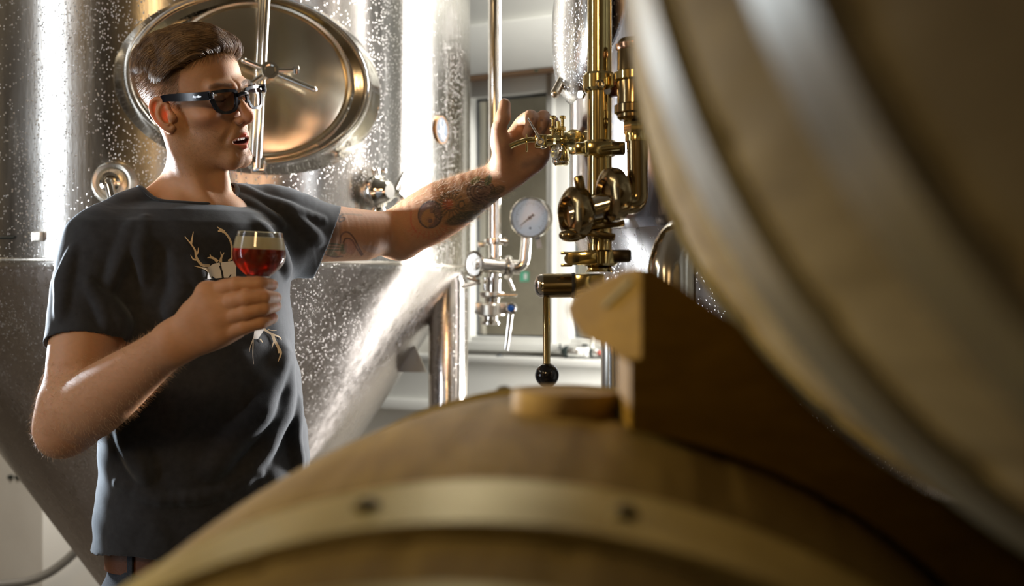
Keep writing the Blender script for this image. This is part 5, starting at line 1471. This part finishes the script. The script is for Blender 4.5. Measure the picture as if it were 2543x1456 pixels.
def barrel(name, c, tilt, label, wood, hoopm, hoops, Lh=.45, r0=.35, dr=.06, rivets=()):
    d = nrm(A(tilt[0], 1, tilt[1])); e = empty(name, c, label, 'barrel')
    c = np.asarray(c, float); prof = lambda y: r0-dr*(y/Lh)**2
    ys = np.linspace(-Lh, Lh, 41)
    bm = bmesh.new(); x_, y_, dd = frame_of(d); nst = 30; per = 8; n = nst*per; rings = []
    lip = [(-Lh, prof(Lh)-.018)]+[(y, prof(y)) for y in ys]+[(Lh, prof(Lh)-.018)]
    for y, r in lip:
        rg = []
        for i in range(n):
            a = 2*math.pi*i/n; k = i % per; g = .0016 if k == 0 else 0
            rg.append(bm.verts.new(V(c+dd*y+x_*((r-g)*math.cos(a))+y_*((r-g)*math.sin(a)))))
        rings.append(rg)
    for a, b_ in zip(rings, rings[1:]):
        for i in range(n): j = (i+1) % n; bm.faces.new((a[i], a[j], b_[j], b_[i]))
    put('staves', bm, wood, e, angle=60)
    for s in (-1, 1):
        rh = prof(Lh)-.010
        put('head', lathe([(rh, -.006), (rh, .006), (0, .006)] if s < 0 else [(rh, -.006), (rh, .006), (0, .006)], c+dd*(s*(Lh-.035)), d*s, 64), head_m, e)
        put('chime', lathe([(rh-.012, -.03), (rh-.012, .0), (prof(Lh), .0), (prof(Lh)-.001, -.03)], c+dd*(s*Lh), d*s, 96, closed=True), wood, e)
    for y0, y1 in hoops:
        th = .0065
        hp = put('hoop', lathe([(prof(y0)-.001, y0), (prof(y0)+th, y0), (prof((y0+y1)/2)+th, (y0+y1)/2), (prof(y1)+th, y1), (prof(y1)-.001, y1)], c, d, 160, closed=True), hoopm, e)
        for ang in rivets:
            a = math.radians(ang); yy = (y0+y1)/2; nrm_ = x_*math.cos(a)+y_*math.sin(a)
            put('rivet', lathe([(.0065, -.001), (.0060, .002), (.003, .0038), (0, .004)], c+dd*yy+nrm_*(prof(yy)+th), nrm_, 14), hole_m if False else rivet_m, hp)
    return e, d
rivet_m = mat('dark_rivet', (.07, .055, .03), .5, .6)
# lower barrel: bilge at y .757, visible hoop between 0.50 and 0.555
LB = A(-.01+.127*.257, .757, .956+.03*.257)
def yloc(D, c, d): return (D-c[1])/nrm(A(d[0], 1, d[1]))[1]
lt = (.127, .03)
h1 = (yloc(.497, LB, lt), yloc(.552, LB, lt)); h0 = (-.445, -.40)
lb, ld = barrel('barrel', LB, lt, 'old oak barrel lying in the foreground with a bung in its top', oak_a, warm_hoop_m, [h1, h0, (-.36, -.32), (-h1[1], -h1[0]), (.40, .445)], rivets=(80, 100))
# angles of rivets are trimmed by eye below
top = LB+A(.0, 0, .35)
bp = P(1403, 1046, .735); bp[2] = LB[2]+.345-.0
bg = put('barrel_bung', lathe([(.0290, -.015), (.0325, -.002), (.0340, .0), (.0345, .013), (.0330, .0165), (0, .0165)], A(bp[0], .745, bp[2]+.001), nrm(A((bp[0]-LB[0])*2.2, 0, 1)), 48), oakmat('cork_bung', (.24, .16, .075), (.30, .21, .11), (.35, .25, .14), (4, 4, 4)))
tag(bg, 'wide round bung plugging the top of the foreground barrel', 'bung')
# upper barrel
UB = A(.399, .464, 1.585); ut = (.039, -.062)
g1 = (yloc(.415, UB, ut), yloc(.470, UB, ut)); g2 = (yloc(.275, UB, ut), yloc(.312, UB, ut))
ub, ud = barrel('barrel', UB, ut, 'pale oak barrel stacked above right, hooped with grey galvanised bands', oak_b, galv, [g1, g2, (.30, .345), (-.435, -.395), (.40, .445)])
# wooden stacking chock between them
chock_m = oakmat('rough_pine_chock', (.13, .075, .008), (.17, .100, .011), (.22, .135, .018), (3, 9, 9))
Dc0 = .665
def c2(px, py): p = P(px, py, Dc0); return (p[0], p[2])
uc = UB+nrm(A(ut[0], 1, ut[1]))*(Dc0+.03-UB[1]); lc = LB+nrm(A(lt[0], 1, lt[1]))*(Dc0+.03-LB[1])
poly = [c2(1424, 768), c2(1452, 728), c2(1500, 702), c2(1585, 664), c2(1622, 668), c2(1690, 712)]
ru, rl = .3405, .352
for a in np.linspace(216, 268, 20):
    poly.append((uc[0]+ru*math.cos(math.radians(a)), uc[2]+ru*math.sin(math.radians(a))))
xr = poly[-1][0]
a1 = math.degrees(math.acos(min(.98, (xr-lc[0])/rl))) if abs((xr-lc[0])/rl) < 1 else 12
poly.append((xr, lc[2]+rl*math.sin(math.radians(a1))))
xl = c2(1566, 1000)[0]; a2 = math.degrees(math.acos((xl-lc[0])/rl))
for a in np.linspace(a1+1, a2, 16): poly.append((lc[0]+rl*math.cos(math.radians(a)), lc[2]+rl*math.sin(math.radians(a))))
poly += [c2(1566, 905), c2(1548, 882), c2(1500, 862), c2(1468, 846), c2(1432, 796)]
ck = empty('barrel_chock', A(xr-.15, Dc0, lc[2]+.35), 'rough wooden stacking chock wedged between the two barrels, its tip lit yellow', 'chock')
bmk = prism(poly, A(0, Dc0, 0), A(1, 0, 0), UZ, A(0, 1, 0), .085)
xs_ = c2(1592, 700)[0]
bmesh.ops.bisect_plane(bmk, geom=bmk.verts[:]+bmk.edges[:]+bmk.faces[:], plane_co=(xs_, 0, 0), plane_no=(1, 0, 0))
z8_ = c2(1566, 892)[1]
bmesh.ops.bisect_plane(bmk, geom=bmk.verts[:]+bmk.edges[:]+bmk.faces[:], plane_co=(0, 0, z8_), plane_no=(0, 0, 1))
for v_ in bmk.verts:      # the tip is sawn off on a slant that faces left
    if v_.co.x < xs_-1e-4 and v_.co.y < Dc0+.01 and v_.co.z > z8_+1e-4: v_.co.y += (xs_-v_.co.x)*1.45
bmesh.ops.recalc_face_normals(bmk, faces=bmk.faces)
put('board', bmk, chock_m, ck, angle=30)
sx0 = P(1532, 728, Dc0+.022)
put('saw_slot', box(A(sx0[0], Dc0+(xs_-sx0[0])*1.45-.0005, sx0[2]), .030, .002, .0034, ax=(nrm(A(1, -1.45, 1.1)), nrm(A(1.45, 1, 0)), nrm(np.cross(nrm(A(1, -1.45, 1.1)), nrm(A(1.45, 1, 0)))))), rivet_m, ck)
# timber stand under the lower barrel
stt = empty('barrel_stand', A(LB[0], LB[1], 0), 'wooden trestle that carries the foreground barrel', 'stand')
for dy in (-.25, .25):
    yy = LB[1]+dy; cx = LB[0]+lt[0]*dy; cz = LB[2]+lt[1]*dy; rr = .35-.06*(dy/.45)**2+.0005
    pb = [(cx-.30, cz-.45)]+[(cx-.30, cz-.235)]+[(cx+rr*math.cos(math.radians(a)), cz+rr*math.sin(math.radians(a))) for a in np.linspace(222, 318, 20)]+[(cx+.30, cz-.235), (cx+.30, cz-.45)]
    put('saddle', prism(pb, A(0, yy-.03, 0), A(1, 0, 0), UZ, A(0, 1, 0), .06), chock_m, stt)
    for sx in (-.24, .24): put('leg', box(A(cx+sx, yy, (cz-.44)/2), .07, .07, cz-.44, bev=.004), chock_m, stt)
# timber prop under the right end of the chock / upper barrel
pr = empty('barrel_post', A(UB[0]+.22, UB[1]+.05, 0), 'timber post with a curved saddle under the upper barrel', 'stand')
cy = UB[1]-.18; cz_ = UB[2]+ut[1]*(-.18); cx_ = UB[0]+ut[0]*(-.18); r9 = .35-.06*(.18/.45)**2+.001
pb = [(cx_+.02, cz_-.46)]+[(cx_+r9*math.cos(math.radians(a)), cz_+r9*math.sin(math.radians(a))) for a in np.linspace(274, 320, 14)]+[(cx_+.36, cz_-.23), (cx_+.36, cz_-.46)]
put('saddle', prism(pb, A(0, cy-.04, 0), A(1, 0, 0), UZ, A(0, 1, 0), .08), chock_m, pr)
for sx in (.08, .31):
    if sx == .08: continue
    put('leg', box(A(cx_+sx, cy, (cz_-.45)/2), .08, .08, cz_-.45, bev=.004), chock_m, pr)
    put('leg', box(A(cx_+.16, cy, (cz_-.45)/2), .08, .08, cz_-.45, bev=.004), chock_m, pr)
# ================================================================ BEER GLASS
DG = 1.508
gb = P(641, 690, DG); gax = nrm(A(.045, -.03, 1.0)); sgl = DG/FPX
# outline: px radius (from photo) by px height above the base of the bowl
outl = [(0, -4), (20, -3), (27, 0), (31, 6), (39, 13), (52, 25), (61.5, 39), (65, 55), (64.5, 67), (61.5, 84), (57.5, 102), (55, 113)]
outl = [(r*sgl, h*sgl) for r, h in outl]
pp = smooth_path([A(r, h, 0) for r, h in outl], 4); outer = [(max(0, p[0]), p[1]) for p in pp]
th = .0011
g = empty('beer_glass', gb-gax*.058, 'stemmed tulip glass of red ale held in the right hand', 'glass')
inner = [(max(0, r-th), h+th*(1.6 if r < .02 else .3)) for r, h in outer]
stem = [(.024, -.0590), (.0245, -.0575), (.018, -.0555), (.006, -.051), (.0042, -.042), (.0040, -.025), (.0052, -.012), (.0095, -.0040)]
glm = mat('clear_glass', (1, 1, 1), .01, Transmission_Weight=1.0, IOR=1.45)
outer2 = [p for p in outer if p[0] > .0098]
fullp = [(0, -.0590)]+stem+outer2+[(outer[-1][0]-th*.5, outer[-1][1]+th*.4)]+list(reversed([p for p in inner if p[0] > .0015]))+[(0, inner[0][1]+.0015)]
put('glass_body', lathe(fullp, gb, gax, 72, caps=False), glm, g)
# liquid and foam, overlapping the inner wall slightly
hb_, hf_ = 71*sgl, 100*sgl
def rin(h):
    hs = [p[1] for p in outer]; rs = [p[0] for p in outer]; return float(np.interp(h, hs, rs))-th*.75
beer_m = mat('red_ale', (.75, .065, .012), .16, Transmission_Weight=.68, IOR=1.34)
bn = beer_m.node_tree; vab = N(beer_m, 'ShaderNodeVolumeAbsorption'); vab.inputs['Color'].default_value = (.86, .08, .01, 1); vab.inputs['Density'].default_value = 60
bsdf(beer_m).inputs['Base Color'].default_value = (.50, .055, .015, 1)
L(beer_m, vab.outputs[0], bn.nodes['Material Output'].inputs['Volume'])
hs = np.linspace(3.5*sgl+.0008, hb_, 22)
beer = put('red_ale', lathe([(0, hs[0]-.0004)]+[(rin(h), h) for h in hs]+[(0, hb_)], gb, gax, 72, caps=False), beer_m, g)
foam_m = mat('beer_foam', (1.0, .92, .62), .9, Transmission_Weight=.15, IOR=1.1)
fv = texco(foam_m); fn = noise(foam_m, fv, 500, 4); bump(foam_m, fn, .5, .0008)
hs2 = np.linspace(hb_+.0001, hf_, 8)
foam = put('foam', lathe([(0, hb_+.0001)]+[(rin(h)-.0001, h) for h in hs2]+[(rin(hf_)-.002, hf_+.0004), (0, hf_+.0004)], gb, gax, 64, caps=False), foam_m, g)
# bubbles clinging low in the beer
# ================================================================ LIGHT
def area(name, loc, tgt, e, sx, sy, col, spread=180):
    l = bpy.data.lights.new(name, 'AREA'); l.shape = 'RECTANGLE'; l.size = sx; l.size_y = sy; l.energy = e; l.color = col; l.spread = math.radians(spread)
    o = bpy.data.objects.new(name, l); C.objects.link(o); o.location = V(loc)
    o.rotation_euler = (V(tgt)-V(loc)).to_track_quat('-Z', 'Y').to_euler(); return o
w = bpy.data.worlds.new('night'); bpy.context.scene.world = w; w.use_nodes = True
w.node_tree.nodes['Background'].inputs[0].default_value = (.25, .22, .2, 1); w.node_tree.nodes['Background'].inputs[1].default_value = .05
# photographic flash at the left, behind the man
area('flash_left', A(-1.22, 2.30, 1.44), A(-.52, 2.10, 1.38), 25, .16, .24, (.84, .92, 1.0), 84)
# tall strip light between the tanks and the window wall, hidden by the right tank
area('strip_right', A(.88, 3.25, 1.55), A(-.5, 2.2, 1.35), 31, .10, 1.9, (1.0, .97, .95), 66)
# added cool strip at the far left that puts streaks on the tank
area('added_streak_light', A(-1.78, 1.05, 1.7), A(-1.0, 2.0, 1.5), 4, .05, 1.4, (.82, .90, 1.0), 110)
# ceiling lights
area('ceiling_light_window', A(.45, 3.0, 3.15), A(.1, 3.9, 1.2), 30, .5, .5, (1.0, .97, .90))
# added fill behind the right tank, brightens the lower window wall
area('added_wall_fill', A(.80, 3.05, 1.30), A(-.05, 4.0, .85), 13, .3, .9, (1.0, .97, .90), 120)
area('ceiling_light_centre', room(-1.9, 3.8, 3.2), room(-1.9, 3.8, 0), 12, .25, 1.2, (1.0, .84, .62))
area('ceiling_light_right', room(.2, 5.4, 3.2), room(.2, 5.9, 0), 10, .25, 1.2, (1.0, .72, .38))
# warm work lamp over the camera
area('work_lamp', A(-.55, -.35, 2.25), A(-.45, 1.80, 1.40), 1.0, .3, .3, (1.0, .64, .30), 56)
# added yellow fill on the left for the chock tip and hoops
area('added_barrel_fill', A(-.95, .78, 1.66), A(.08, .70, 1.36), 1.0, .12, .12, (1.0, .76, .30), 50)
# added fill behind the big tank, brightens the cabinet and the wall
area('added_corner_fill', A(-2.05, 3.45, 1.9), A(-1.6, 4.35, .6), 9, .3, .3, (1.0, .92, .82), 120)
# added light outside the window, brightens the wall behind the pane
area('added_yard_fill', room(.4, -.45, .4), room(.4, -.9, 1.0), 45, .8, .2, (1.0, .93, .78))

cy = bpy.context.scene.cycles
cy.max_bounces = 9; cy.diffuse_bounces = 3; cy.glossy_bounces = 5; cy.transmission_bounces = 9; cy.transparent_max_bounces = 6
cy.caustics_reflective = False; cy.caustics_refractive = True; cy.sample_clamp_indirect = 6.0
cy.use_adaptive_sampling = True; cy.adaptive_threshold = .03
